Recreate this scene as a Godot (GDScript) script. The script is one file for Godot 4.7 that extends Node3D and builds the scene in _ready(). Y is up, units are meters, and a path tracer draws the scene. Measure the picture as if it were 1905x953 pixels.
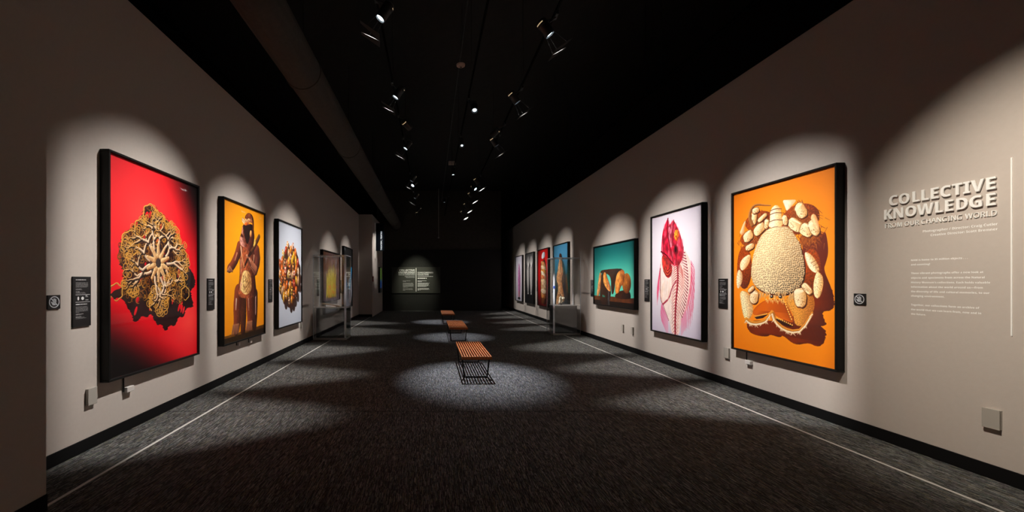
extends Node3D
# A dark museum gallery: two long taupe walls hung with large framed photographs, each lit by a track spotlight,
# slatted benches down the middle, two glass display cases and a lettered introduction wall.
# World: x across the hall (right positive), y up, the hall runs towards -z. Units are metres.

const EYE := 1.5            # camera height
const WALL_H := 4.34        # height of the partition walls
const XL := -3.06           # face of the left wall
const XR := 4.26            # face of the right wall
const END := -21.2          # face of the far wall
const LAMP_Y := 4.5         # height of the lamp lenses

var rng := RandomNumberGenerator.new()
var M := {}
var bold: SystemFont
var plain: SystemFont
var noise := FastNoiseLite.new()

# ------------------------------------------------------------------ small helpers

func numbered(called: String) -> String:
	var n := called
	var k := 0
	while has_node(n):
		k += 1
		n = "%s_%03d" % [called, k]
	return n

func thing(called: String, label: String, category: String, at := Vector3.ZERO, turn := 0.0, group := "") -> Node3D:
	var o := Node3D.new()
	o.name = numbered(called)
	add_child(o)
	o.position = at
	o.rotation.y = turn
	tag(o, label, category, group)
	return o

func tag(o: Node, label: String, category: String, group := "") -> void:
	o.set_meta("label", label)
	o.set_meta("category", category)
	if group != "":
		o.set_meta("group", group)

func obj(called: String, mesh: Mesh, mat: Material, parent: Node = null, at := Vector3.ZERO, basis := Basis()) -> MeshInstance3D:
	var o := MeshInstance3D.new()
	o.mesh = mesh
	o.material_override = mat
	o.cast_shadow = GeometryInstance3D.SHADOW_CASTING_SETTING_ON
	if parent == null:
		o.name = numbered(called)
		add_child(o)
	else:
		o.name = called
		parent.add_child(o, true)
	o.transform = Transform3D(basis, at)
	return o

func struct(called: String, mesh: Mesh, mat: Material, parent: Node = null, at := Vector3.ZERO) -> MeshInstance3D:
	var o := obj(called, mesh, mat, parent, at)
	if parent == null:
		o.set_meta("kind", "structure")
		o.set_meta("label", called.replace("_", " ") + " of the gallery")
		o.set_meta("category", called.get_slice("_", 0))
	return o

func begin() -> SurfaceTool:
	var st := SurfaceTool.new()
	st.begin(Mesh.PRIMITIVE_TRIANGLES)
	return st

# a triangle facing n (Godot's front faces run clockwise)
func tri(st: SurfaceTool, a: Vector3, b: Vector3, c: Vector3, n: Vector3, ua := Vector2.ZERO, ub := Vector2.ZERO, uc := Vector2.ZERO) -> void:
	st.set_normal(n)
	if (b - a).cross(c - a).dot(n) > 0.0:
		st.set_uv(ua); st.add_vertex(a)
		st.set_uv(uc); st.add_vertex(c)
		st.set_uv(ub); st.add_vertex(b)
	else:
		st.set_uv(ua); st.add_vertex(a)
		st.set_uv(ub); st.add_vertex(b)
		st.set_uv(uc); st.add_vertex(c)

func quad(st: SurfaceTool, a: Vector3, b: Vector3, c: Vector3, d: Vector3, n: Vector3) -> void:
	tri(st, a, b, c, n)
	tri(st, a, c, d, n)

# box with chamfered edges (b = chamfer)
func cbox(st: SurfaceTool, c: Vector3, s: Vector3, b := 0.0) -> void:
	var h := s * 0.5
	var ax := [Vector3.RIGHT, Vector3.UP, Vector3.BACK]
	for i in 3:
		var j := (i + 1) % 3
		var k := (i + 2) % 3
		for sg: float in [-1.0, 1.0]:
			var n: Vector3 = ax[i] * sg
			var o: Vector3 = c + n * h[i]
			var u: Vector3 = ax[j] * (h[j] - b)
			var v: Vector3 = ax[k] * (h[k] - b)
			quad(st, o - u - v, o + u - v, o + u + v, o - u + v, n)
	if b <= 0.0:
		return
	for i in 3:
		var j := (i + 1) % 3
		var k := (i + 2) % 3
		for sj: float in [-1.0, 1.0]:
			for sk: float in [-1.0, 1.0]:
				var w: Vector3 = ax[i] * (h[i] - b)
				var p: Vector3 = c + ax[j] * sj * h[j] + ax[k] * sk * (h[k] - b)
				var q: Vector3 = c + ax[j] * sj * (h[j] - b) + ax[k] * sk * h[k]
				quad(st, p - w, p + w, q + w, q - w, (ax[j] * sj + ax[k] * sk).normalized())
	for sx: float in [-1.0, 1.0]:
		for sy: float in [-1.0, 1.0]:
			for sz: float in [-1.0, 1.0]:
				tri(st, c + Vector3(sx * h.x, sy * (h.y - b), sz * (h.z - b)), c + Vector3(sx * (h.x - b), sy * h.y, sz * (h.z - b)), c + Vector3(sx * (h.x - b), sy * (h.y - b), sz * h.z), Vector3(sx, sy, sz).normalized())

func box(c: Vector3, s: Vector3, b := 0.0) -> ArrayMesh:
	var st := begin()
	cbox(st, c, s, b)
	return st.commit()

func tube(st: SurfaceTool, pts: Array, r: float, seg := 8) -> void:
	for i in pts.size() - 1:
		var a: Vector3 = pts[i]
		var b: Vector3 = pts[i + 1]
		var d := (b - a).normalized()
		var u := d.cross(Vector3.UP if absf(d.y) < 0.9 else Vector3.RIGHT).normalized()
		var v := d.cross(u)
		for k in seg:
			var t0 := TAU * k / seg
			var t1 := TAU * (k + 1) / seg
			var n0 := u * cos(t0) + v * sin(t0)
			var n1 := u * cos(t1) + v * sin(t1)
			quad(st, a + n0 * r, b + n0 * r, b + n1 * r, a + n1 * r, (n0 + n1).normalized())
			tri(st, a, a + n0 * r, a + n1 * r, -d)
			tri(st, b, b + n0 * r, b + n1 * r, d)

# profile of (radius, z) pairs turned about the local z axis
func lathe(st: SurfaceTool, prof: Array, seg := 20) -> void:
	for i in prof.size() - 1:
		var p: Vector2 = prof[i]
		var q: Vector2 = prof[i + 1]
		var side := Vector2(q.y - p.y, -(q.x - p.x)).normalized()
		for k in seg:
			var t0 := TAU * k / seg
			var t1 := TAU * (k + 1) / seg
			var c0 := Vector3(cos(t0), sin(t0), 0)
			var c1 := Vector3(cos(t1), sin(t1), 0)
			var m := (c0 + c1).normalized() * side.x + Vector3(0, 0, side.y)
			quad(st, c0 * p.x + Vector3(0, 0, p.y), c0 * q.x + Vector3(0, 0, q.y), c1 * q.x + Vector3(0, 0, q.y), c1 * p.x + Vector3(0, 0, p.y), m.normalized())

func mat(c: Color, rough := 0.7, metal := 0.0) -> StandardMaterial3D:
	var m := StandardMaterial3D.new()
	m.albedo_color = c
	m.roughness = rough
	m.metallic = metal
	return m

func lin(r: float, g: float, b: float) -> Color:
	return Color(r, g, b).linear_to_srgb()

func noise_tex(freq: float, seed_: int, lo: Color, hi: Color, size := 256, oct := 4) -> NoiseTexture2D:
	var f := FastNoiseLite.new()
	f.noise_type = FastNoiseLite.TYPE_SIMPLEX_SMOOTH
	f.frequency = freq
	f.seed = seed_
	f.fractal_octaves = oct
	var t := NoiseTexture2D.new()
	t.width = size
	t.height = size
	t.seamless = true
	t.noise = f
	var g := Gradient.new()
	g.colors = PackedColorArray([lo, hi])
	g.offsets = PackedFloat32Array([0.0, 1.0])
	t.color_ramp = g
	return t

func world_mapped(m: StandardMaterial3D, per_metre: float) -> StandardMaterial3D:
	m.uv1_triplanar = true
	m.uv1_world_triplanar = true
	m.uv1_scale = Vector3.ONE * per_metre
	return m

func text_mesh(s: String, font: Font, depth: float) -> TextMesh:
	var t := TextMesh.new()
	t.text = s
	t.font = font
	t.font_size = 40
	t.pixel_size = 0.01
	t.depth = depth
	t.curve_step = 1.0
	t.horizontal_alignment = HORIZONTAL_ALIGNMENT_LEFT
	t.vertical_alignment = VERTICAL_ALIGNMENT_TOP
	return t

# a line of lettering as one mesh: left edge at x, baseline at y, given width, letter depth
func lettering(parent: Node3D, called: String, s: String, font: Font, mtl: Material, x: float, y: float, width: float, z: float, depth: float) -> void:
	var t := text_mesh(s, font, depth)
	var k := width / t.get_aabb().size.x
	t.pixel_size = 0.01 * k
	t.depth = depth
	var base := text_mesh("H", font, depth)
	base.pixel_size = 0.01 * k
	var bb := base.get_aabb()
	obj(called, t, mtl, parent, Vector3(x - t.get_aabb().position.x, y - bb.position.y, z + depth * 0.5))

# the same, each letter a mesh of its own
func letters(parent: Node3D, called: String, s: String, font: Font, mtl: Material, x: float, y: float, width: float, z: float, depth: float) -> void:
	var whole := text_mesh(s, font, depth)
	var aabb := whole.get_aabb()
	var k := width / aabb.size.x
	var h := text_mesh("H", font, depth)
	h.pixel_size = 0.01 * k
	var down := h.get_aabb().position.y
	for i in s.length():
		if s[i] == " ":
			continue
		var t := text_mesh(s[i], font, depth)
		t.pixel_size = 0.01 * k
		# right edge of the text up to and including this letter
		var upto := text_mesh(s.substr(0, i + 1), font, depth).get_aabb()
		var one := text_mesh(s[i], font, depth).get_aabb()
		var left := (upto.end.x - one.size.x - aabb.position.x) * k
		obj(called, t, mtl, parent, Vector3(x + left - t.get_aabb().position.x, y - down, z + depth * 0.5))

# ------------------------------------------------------------------ printed pictures (flat prints, drawn into images)
# Units on a print: x from 0 (left) to 1 (right), y down in the same unit.

class Art:
	var w: int
	var h: int
	var s: float
	var buf := PackedFloat32Array()
	var fn := FastNoiseLite.new()
	var rg := RandomNumberGenerator.new()

	func _init(w_: int, aspect: float, seed_: int) -> void:
		w = w_
		h = int(round(w_ * aspect))
		s = float(w_)
		buf.resize(w * h * 3)
		fn.seed = seed_
		fn.frequency = 1.0
		fn.fractal_octaves = 3
		rg.seed = seed_

	func put(x: int, y: int, c: Color, a: float) -> void:
		var i := (y * w + x) * 3
		buf[i] += (c.r - buf[i]) * a
		buf[i + 1] += (c.g - buf[i + 1]) * a
		buf[i + 2] += (c.b - buf[i + 2]) * a

	# backdrop paper of the studio photograph: col, running to edge colour away from a centre
	func backdrop(col: Color, edge: Color, c: Vector2, r: float, p := 2.0) -> void:
		for y in h:
			for x in w:
				var d := Vector2(x / s - c.x, y / s - c.y).length() / r
				put(x, y, col.lerp(edge, clampf(pow(d, p), 0.0, 1.0)), 1.0)

	func blot(c: Vector2, rx: float, ry: float, col: Color, a := 1.0) -> void:
		var x0 := maxi(0, int((c.x - rx) * s))
		var x1 := mini(w - 1, int((c.x + rx) * s))
		for y in range(maxi(0, int((c.y - ry) * s)), mini(h - 1, int((c.y + ry) * s)) + 1):
			for x in range(x0, x1 + 1):
				var dx := (x / s - c.x) / rx
				var dy := (y / s - c.y) / ry
				var q := 1.0 - dx * dx - dy * dy
				if q > 0.0:
					put(x, y, col, a * minf(1.0, q * 1.6))

	# corners cut twice: outlines and strokes flow
	func eased(p: PackedVector2Array, closed: bool, times: int) -> PackedVector2Array:
		for k in times:
			var o := PackedVector2Array()
			var n := p.size()
			if not closed:
				o.append(p[0])
			for i in (n if closed else n - 1):
				o.append(p[i].lerp(p[(i + 1) % n], 0.25))
				o.append(p[i].lerp(p[(i + 1) % n], 0.75))
			if not closed:
				o.append(p[n - 1])
			p = o
		return p

	# filled outline; tone runs from col to dark across it, tex adds grain of the given frequency
	func poly(p: PackedVector2Array, col: Color, dark: Color, a := 1.0, tex := 0.0, freq := 40.0, round_ := 1.0, ragged := 0.0) -> void:
		if p.size() > 4:
			p = eased(p, true, 2)
		var lo := 1e9
		var hi := -1e9
		for q in p:
			lo = minf(lo, q.y)
			hi = maxf(hi, q.y)
		var n := p.size()
		for y in range(maxi(0, int(lo * s)), mini(h - 1, int(hi * s) + 1) + 1):
			var yy := (y + 0.5) / s
			var xs: Array[float] = []
			for i in n:
				var u := p[i]
				var v := p[(i + 1) % n]
				if (u.y <= yy) != (v.y <= yy):
					xs.append(u.x + (yy - u.y) / (v.y - u.y) * (v.x - u.x))
			xs.sort()
			for k in range(0, xs.size() - 1, 2):
				var xa := xs[k]
				var xb := xs[k + 1]
				if ragged > 0.0:
					xa += fn.get_noise_2d(yy * 40.0, 3.0) * ragged
					xb += fn.get_noise_2d(yy * 40.0, 9.0) * ragged
				for x in range(maxi(0, int(xa * s)), mini(w - 1, int(xb * s)) + 1):
					var t := ((x + 0.5) / s - xa) / maxf(xb - xa, 0.001)
					var f := clampf((t - 0.35) * 1.55, 0.0, 1.0) * round_
					if t < 0.1:
						f = maxf(f, (0.1 - t) * 4.0 * round_)
					var c := col.lerp(dark, f)
					if tex > 0.0:
						var g := 1.0 + fn.get_noise_2d(x / s * freq, yy * freq) * tex
						c = Color(c.r * g, c.g * g, c.b * g)
					var cover := minf(minf((x + 1.0) - xa * s, xb * s - x), 1.0)
					put(x, y, c, a * clampf(cover, 0.0, 1.0))

	# tapered brush stroke with a rounded, lit look
	func stroke(pts: PackedVector2Array, r0: float, r1: float, col: Color, dark: Color, a := 1.0) -> void:
		if pts.size() > 2 and pts.size() < 9:
			pts = eased(pts, false, 1)
		var n := pts.size() - 1
		for i in n:
			var p := pts[i]
			var q := pts[i + 1]
			var ra := lerpf(r0, r1, float(i) / n)
			var rb := lerpf(r0, r1, float(i + 1) / n)
			var rm := maxf(ra, rb)
			var d := q - p
			var len2 := maxf(d.length_squared(), 1e-9)
			var x0 := maxi(0, int((minf(p.x, q.x) - rm) * s))
			var x1 := mini(w - 1, int((maxf(p.x, q.x) + rm) * s) + 1)
			for y in range(maxi(0, int((minf(p.y, q.y) - rm) * s)), mini(h - 1, int((maxf(p.y, q.y) + rm) * s) + 1) + 1):
				for x in range(x0, x1 + 1):
					var v := Vector2((x + 0.5) / s, (y + 0.5) / s) - p
					var t := v.dot(d) / len2
					if i > 0 and t < -0.12:
						continue
					t = clampf(t, 0.0, 1.0)
					var e := v - d * t
					var r := maxf(lerpf(ra, rb, t), 0.6 / s)
					var l := e.length()
					if l < r:
						var f := clampf(0.35 + (e.x * 0.6 + e.y * 0.8) / r * 0.75, 0.0, 1.0)
						put(x, y, col.lerp(dark, f), a * clampf((r - l) * s + 0.35, 0.0, 1.0))

	func ell(c: Vector2, rx: float, ry: float, rot: float, col: Color, dark: Color, tex := 0.0, freq := 50.0, bands := 0.0, band := Color.BLACK) -> void:
		var m := maxf(rx, ry)
		var cr := cos(rot)
		var sr := sin(rot)
		for y in range(maxi(0, int((c.y - m) * s)), mini(h - 1, int((c.y + m) * s) + 1) + 1):
			for x in range(maxi(0, int((c.x - m) * s)), mini(w - 1, int((c.x + m) * s) + 1) + 1):
				var v := Vector2((x + 0.5) / s - c.x, (y + 0.5) / s - c.y)
				var p := Vector2((v.x * cr + v.y * sr) / rx, (-v.x * sr + v.y * cr) / ry)
				var q := p.length()
				if q < 1.0:
					var base := col
					if bands > 0.0 and sin((p.y + p.x * p.x * 0.4) * bands) > 0.35:
						base = band
					var f := clampf(0.2 + (v.x * 0.7 + v.y * 0.7) / m * 0.9 + maxf(0.0, q - 0.75), 0.0, 1.0)
					var cc := base.lerp(dark, f)
					if tex > 0.0:
						var g := 1.0 + fn.get_noise_2d(x / s * freq, y / s * freq) * tex
						cc = Color(cc.r * g, cc.g * g, cc.b * g)
					put(x, y, cc, clampf((1.0 - q) * m * s, 0.0, 1.0))

	func inside(poly_: PackedVector2Array, lo: Vector2, hi: Vector2) -> Vector2:
		for k in 40:
			var v := Vector2(rg.randf_range(lo.x, hi.x), rg.randf_range(lo.y, hi.y))
			if Geometry2D.is_point_in_polygon(v, poly_):
				return v
		return (lo + hi) * 0.5

	func texture() -> ImageTexture:
		var b := PackedByteArray()
		b.resize(w * h * 3)
		for i in w * h * 3:
			b[i] = clampi(int(buf[i] * 255.0), 0, 255)
		return ImageTexture.create_from_image(Image.create_from_data(w, h, false, Image.FORMAT_RGB8, b))

static func pv(a: Array) -> PackedVector2Array:
	var o := PackedVector2Array()
	for i in range(0, a.size(), 2):
		o.append(Vector2(a[i], a[i + 1]))
	return o

static func moved(p: PackedVector2Array, d: Vector2, k := 1.0) -> PackedVector2Array:
	var o := PackedVector2Array()
	for v in p:
		o.append(v * k + d)
	return o

static func c8(r: int, g: int, b: int) -> Color:
	return Color(r / 255.0, g / 255.0, b / 255.0)

const PORTRAIT := 2.118 / 1.45
const LANDSCAPE := 1.43 / 2.11

# basket star on red
func branch(a: Art, p: Vector2, dir: float, r: float, length: float, depth: int) -> void:
	var pts := PackedVector2Array([p])
	var d := dir
	var bend := a.rg.randf_range(-0.75, 0.75)
	var q := p
	for i in 5:
		d += bend * 0.28
		q += Vector2(cos(d), sin(d)) * length / 5.0
		pts.append(q)
	a.stroke(moved(pts, Vector2(0.005, 0.008)), r * 1.2, r * 0.9, c8(24, 8, 4), c8(16, 6, 4), 0.8)
	var k := clampf((r - 0.003) / 0.005, 0.0, 1.0)
	a.stroke(pts, r, r * 0.8, c8(240, 186, 104).lerp(c8(255, 232, 198), k), c8(96, 48, 16).lerp(c8(122, 76, 50), k))
	if depth > 0:
		for sg: float in [-1.0, 1.0]:
			branch(a, q, d + sg * a.rg.randf_range(0.3, 0.75), r * 0.76, length * a.rg.randf_range(0.62, 0.88), depth - 1)
	else:
		var curl := PackedVector2Array([q])
		var sg := 1.0 if a.rg.randf() > 0.5 else -1.0
		for i in 10:
			d += sg * 0.72
			q += Vector2(cos(d), sin(d)) * 0.019 * (1.0 - i * 0.07)
			curl.append(q)
		a.stroke(curl, r * 0.85, 0.003, c8(246, 186, 78), c8(110, 58, 10))

func art_star() -> Art:
	var a := Art.new(460, PORTRAIT, 11)
	# the studio lit this red backdrop on a diagonal: black at the upper right and lower left of the print
	for y in a.h:
		for x in a.w:
			var u := x / a.s
			var v := y / a.s
			var k := 1.0 - smoothstep(0.5, 1.02, u - v * 0.62 + 0.02) * 0.97
			k *= 1.0 - smoothstep(0.66, 1.12, v - u * 0.62 - 0.22) * 0.97
			var g := clampf(1.0 - Vector2(u - 0.34, v - 0.38).length() * 1.5, 0.0, 1.0)
			g = maxf(g, clampf(1.0 - Vector2(u - 0.88, v - 1.18).length() * 2.4, 0.0, 1.0))
			a.put(x, y, Color((0.88 + 0.12 * g) * k, (0.0 + 0.25 * g) * k, (0.09 + 0.14 * g) * k), 1.0)
	var outline := pv([0.341, 0.279, 0.444, 0.271, 0.528, 0.323, 0.654, 0.385, 0.751, 0.517, 0.895, 0.654, 0.863, 0.78, 0.885, 0.943, 0.751, 1.011, 0.654, 1.018, 0.546, 1.063, 0.395, 1.036, 0.318, 0.967, 0.174, 0.981, 0.12, 0.919, 0.134, 0.781, 0.094, 0.665, 0.114, 0.536, 0.174, 0.495, 0.244, 0.42, 0.318, 0.367])
	var cast := pv([0.019, 0.9, 0.05, 0.96, 0.09, 0.93, 0.147, 0.969, 0.2, 1.05, 0.24, 1.13, 0.31, 1.07, 0.36, 1.1, 0.41, 1.06, 0.47, 1.17, 0.52, 1.15, 0.57, 1.23, 0.63, 1.17, 0.69, 1.2, 0.74, 1.11, 0.8, 1.14, 0.84, 1.05, 0.95, 1.06, 0.93, 0.97, 0.9, 0.9, 0.985, 0.87, 0.96, 0.78, 0.9, 0.73, 0.8, 0.6, 0.4, 0.75, 0.16, 0.86])
	a.poly(cast, c8(24, 4, 5), c8(12, 3, 4), 0.94, 0.1, 30.0, 1.0, 0.02)
	for i in 7:
		var hole := a.inside(cast, Vector2(0.18, 0.98), Vector2(0.9, 1.1))
		a.ell(hole, 0.012, 0.035, 0.4, c8(226, 10, 28), c8(190, 5, 20))
	a.poly(outline, c8(34, 13, 6), c8(14, 6, 5), 0.93, 0.6, 60.0, 1.0, 0.03)
	for i in 26:
		var gap := a.inside(outline, Vector2(0.12, 0.3), Vector2(0.88, 1.0))
		a.ell(gap, a.rg.randf_range(0.008, 0.02), a.rg.randf_range(0.015, 0.05), 0.3, c8(214, 12, 30), c8(120, 4, 14))
	for i in 560:
		var p := a.inside(outline, Vector2(0.09, 0.27), Vector2(0.9, 1.07))
		var away := (p - Vector2(0.5, 0.69)).length()
		if away < 0.12:
			continue
		var pts := PackedVector2Array()
		var t0 := a.rg.randf() * TAU
		var r := a.rg.randf_range(0.008, 0.026)
		for k in 10:
			pts.append(p + Vector2(cos(t0 + k * 0.45), sin(t0 + k * 0.45)) * r)
		var g := a.rg.randf()
		a.stroke(pts, 0.0036, 0.0026, c8(140, 76, 12).lerp(c8(250, 190, 66), g * g), c8(56, 26, 4), 0.95)
	# loops that stand out of the tangle
	for lp in [[0.40, 0.34, 0.075], [0.2, 0.57, 0.085], [0.3, 0.45, 0.06], [0.83, 0.93, 0.055], [0.5, 0.98, 0.11], [0.07, 0.9, 0.055], [0.7, 0.44, 0.05], [0.8, 0.62, 0.05]]:
		var pts := PackedVector2Array()
		for k in 40:
			pts.append(Vector2(lp[0], lp[1]) + Vector2(cos(k * 0.145 + 2.5), sin(k * 0.145 + 2.5)) * lp[2] * (1.0 + 0.07 * sin(k * 0.9)))
		a.stroke(pts, 0.0065, 0.0045, c8(240, 186, 84), c8(120, 66, 16))
	for i in 13:
		var t := TAU * i / 13.0 + a.rg.randf_range(-0.14, 0.14)
		branch(a, Vector2(0.49, 0.69) + Vector2(cos(t), sin(t) * 1.1) * 0.085, t, 0.0125, 0.096, 4)
	a.ell(Vector2(0.488, 0.69), 0.095, 0.11, 0.0, c8(60, 48, 46), c8(26, 20, 22), 0.3, 60.0)
	for i in 10:
		var t := TAU * i / 10.0 + 0.3
		var u := Vector2(cos(t), sin(t) * 1.12)
		a.stroke(PackedVector2Array([Vector2(0.488, 0.69) + u * 0.125, Vector2(0.488, 0.69) + u * 0.05]), 0.012, 0.022, c8(246, 206, 146), c8(150, 92, 46))
		for k in 8:
			var q := Vector2(0.488, 0.69) + u * a.rg.randf_range(0.05, 0.12) + Vector2(a.rg.randf_range(-0.014, 0.014), a.rg.randf_range(-0.014, 0.014))
			a.blot(q, 0.004, 0.004, c8(120, 70, 36), 0.6)
	return a

func plate(a: Art, c: Vector2, rx: float, ry: float, rot: float) -> void:
	var p := PackedVector2Array()
	for i in 18:
		var t := TAU * i / 18.0
		var e := 3.0
		var r := 1.0 / pow(pow(absf(cos(t)), e) + pow(absf(sin(t)), e), 1.0 / e) * a.rg.randf_range(0.93, 1.05)
		p.append(c + Vector2(cos(t) * rx * r, sin(t) * ry * r).rotated(rot))
	a.poly(moved(p, Vector2(0.008, 0.011)), c8(110, 46, 10), c8(60, 22, 6))
	a.poly(p, c8(250, 222, 172), c8(206, 144, 78), 1.0, 0.16, 60.0)
	var ring := p.duplicate()
	ring.append(p[0])
	a.stroke(ring, 0.0032, 0.0032, c8(120, 64, 26), c8(100, 50, 20), 0.6)
	a.stroke(PackedVector2Array([c + Vector2(-rx * 0.6, -ry * 0.55).rotated(rot), c + Vector2(rx * 0.5, -ry * 0.6).rotated(rot)]), ry * 0.22, ry * 0.12, c8(255, 240, 206), c8(250, 226, 180), 0.8)
	for i in 7:
		var q := c + Vector2(a.rg.randf_range(-0.7, 0.7) * rx, a.rg.randf_range(0.1, 0.8) * ry).rotated(rot)
		a.blot(q, 0.005, 0.005, c8(150, 86, 40), 0.7)

# spiny crab seen from above, on orange
func art_crab() -> Art:
	var a := Art.new(480, PORTRAIT, 23)
	a.backdrop(c8(252, 150, 22), c8(236, 118, 4), Vector2(0.62, 0.75), 1.05, 1.6)
	var sh1 := pv([0.713, 0.517, 0.843, 0.543, 0.89, 0.477, 0.917, 0.456, 0.94, 0.612, 0.917, 0.697, 0.899, 0.74, 0.953, 0.862, 0.985, 0.966, 0.823, 0.974, 0.744, 0.745])
	var sh2 := pv([0.149, 1.182, 0.174, 1.287, 0.274, 1.313, 0.397, 1.306, 0.414, 1.281, 0.517, 1.299, 0.543, 1.269, 0.664, 1.343, 0.776, 1.297, 0.855, 1.327, 0.914, 1.268, 0.923, 1.196, 0.872, 1.163, 0.923, 1.157, 0.906, 1.104, 0.881, 1.05, 0.979, 1.043, 0.983, 0.943, 0.931, 0.819, 0.881, 0.74, 0.758, 0.894, 0.664, 1.151])
	a.poly(sh1, c8(104, 30, 14), c8(92, 28, 16), 0.97)
	a.poly(sh2, c8(118, 36, 8), c8(74, 24, 16), 0.97, 0.05, 20.0, 1.0, 0.012)
	# reddish leg flesh and hair behind the plates
	for p in [[0.13, 0.70, 0.09, 0.2], [0.80, 0.74, 0.08, 0.16], [0.30, 0.3, 0.16, 0.09], [0.7, 0.34, 0.17, 0.12], [0.2, 0.44, 0.12, 0.07], [0.80, 0.5, 0.1, 0.05]]:
		a.ell(Vector2(p[0], p[1]), p[2], p[3], 0.0, c8(160, 62, 12), c8(96, 34, 8), 0.4, 50.0)
	for i in 900:
		var cs := [Vector2(0.29, 0.28), Vector2(0.67, 0.29), Vector2(0.2, 0.44), Vector2(0.78, 0.5), Vector2(0.76, 0.37), Vector2(0.34, 0.36)]
		var c: Vector2 = cs[i % 6] + Vector2(a.rg.randfn(0, 0.052), a.rg.randfn(0, 0.036))
		var t := a.rg.randf_range(0.4, 2.6)
		var g := a.rg.randf()
		a.stroke(PackedVector2Array([c, c + Vector2(cos(t), sin(t)) * 0.042]), 0.0042, 0.0018, c8(120, 46, 10).lerp(c8(236, 140, 54), g), c8(90, 34, 8), 0.85)
	a.poly(pv([0.225, 1.098, 0.286, 1.036, 0.38, 0.985, 0.543, 0.975, 0.625, 1.069, 0.654, 1.161, 0.605, 1.157, 0.48, 1.124, 0.436, 1.078, 0.38, 1.114, 0.243, 1.14]), c8(214, 96, 6), c8(168, 66, 4))
	# front claws
	a.poly(pv([0.069, 0.91, 0.187, 0.93, 0.225, 1.03, 0.237, 1.078, 0.219, 1.147, 0.161, 1.191, 0.116, 1.155, 0.089, 1.037]), c8(250, 224, 170), c8(206, 150, 90), 1.0, 0.45, 70.0)
	a.poly(pv([0.564, 0.968, 0.683, 0.912, 0.776, 0.901, 0.829, 0.957, 0.829, 1.038, 0.794, 1.097, 0.758, 1.175, 0.683, 1.183, 0.654, 1.161, 0.644, 1.093, 0.584, 1.019]), c8(226, 150, 56), c8(168, 92, 30), 1.0, 0.35, 80.0)
	for c in [[0.155, 1.182, 0.2, 1.205, 0.262, 1.206, 0.33, 1.19, 0.38, 1.166, 0.41, 1.125, 0.438, 1.082], [0.442, 1.1, 0.46, 1.145, 0.491, 1.18, 0.535, 1.21, 0.584, 1.225, 0.64, 1.23, 0.702, 1.215, 0.755, 1.16, 0.81, 1.07]]:
		a.stroke(pv(c), 0.024, 0.010, c8(232, 150, 50), c8(120, 56, 14))
		a.stroke(moved(pv(c), Vector2(0.0, 0.012)), 0.010, 0.007, c8(255, 244, 214), c8(214, 160, 96))
		for q in pv(c):
			for k in 3:
				a.stroke(PackedVector2Array([q + Vector2(0, 0.012), q + Vector2(a.rg.randf_range(-0.03, 0.03), 0.034)]), 0.006, 0.002, c8(255, 240, 210), c8(190, 130, 70))
	a.poly(pv([0.249, 1.149, 0.402, 1.112, 0.345, 1.15, 0.274, 1.166]), c8(50, 18, 6), c8(40, 14, 6))
	a.poly(pv([0.469, 1.134, 0.615, 1.173, 0.664, 1.194, 0.564, 1.196, 0.491, 1.164]), c8(50, 18, 6), c8(40, 14, 6))
	for i in 9:
		a.blot(Vector2(0.49 + i * 0.018, 1.135 + i * 0.0055), 0.008, 0.008, c8(250, 190, 90))
		a.blot(Vector2(0.26 + i * 0.015, 1.14 - i * 0.004), 0.007, 0.007, c8(250, 190, 90))
		a.blot(Vector2(0.555 + i * 0.009, 0.98 + i * 0.019), 0.009, 0.009, c8(246, 190, 96))
		a.blot(Vector2(0.545 + i * 0.009, 0.985 + i * 0.019), 0.005, 0.005, c8(90, 40, 10))
	# upper legs
	a.poly(pv([0.216, 0.571, 0.19, 0.67, 0.11, 0.74, 0.066, 0.694, 0.095, 0.618]), c8(255, 232, 186), c8(216, 150, 84), 1.0, 0.2, 60.0)
	a.poly(pv([0.051, 0.706, 0.11, 0.745, 0.106, 0.839, 0.051, 0.917, 0.026, 0.83]), c8(252, 228, 184), c8(200, 140, 84), 1.0, 0.3, 60.0)
	a.poly(pv([0.744, 0.593, 0.814, 0.63, 0.876, 0.74, 0.843, 0.774, 0.784, 0.737, 0.749, 0.653]), c8(255, 236, 192), c8(206, 146, 84), 1.0, 0.3, 70.0)
	a.poly(pv([0.843, 0.747, 0.894, 0.784, 0.9, 0.863, 0.866, 0.965, 0.823, 0.944, 0.815, 0.855]), c8(255, 226, 172), c8(206, 146, 80), 1.0, 0.45, 80.0)
	for i in 4:
		a.stroke(PackedVector2Array([Vector2(0.80 + i * 0.018, 0.69 + i * 0.02), Vector2(0.85 + i * 0.012, 0.665 + i * 0.026)]), 0.003, 0.003, c8(140, 80, 40), c8(100, 50, 20), 0.8)
		a.stroke(PackedVector2Array([Vector2(0.115, 0.77 + i * 0.03), Vector2(0.17, 0.79 + i * 0.032)]), 0.003, 0.003, c8(90, 34, 8), c8(90, 34, 8), 0.8)
	plate(a, Vector2(0.304, 0.368), 0.072, 0.045, -0.55)
	plate(a, Vector2(0.175, 0.417), 0.062, 0.048, -0.5)
	plate(a, Vector2(0.381, 0.332), 0.026, 0.043, 0.2)
	plate(a, Vector2(0.337, 0.272), 0.058, 0.022, -0.5)
	plate(a, Vector2(0.244, 0.262), 0.032, 0.062, 0.15)
	plate(a, Vector2(0.262, 0.196), 0.042, 0.026, -0.1)
	plate(a, Vector2(0.196, 0.516), 0.055, 0.028, -0.3)
	plate(a, Vector2(0.713, 0.275), 0.045, 0.068, -0.5)
	plate(a, Vector2(0.66, 0.378), 0.074, 0.046, 0.6)
	plate(a, Vector2(0.76, 0.43), 0.062, 0.05, 0.5)
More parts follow.
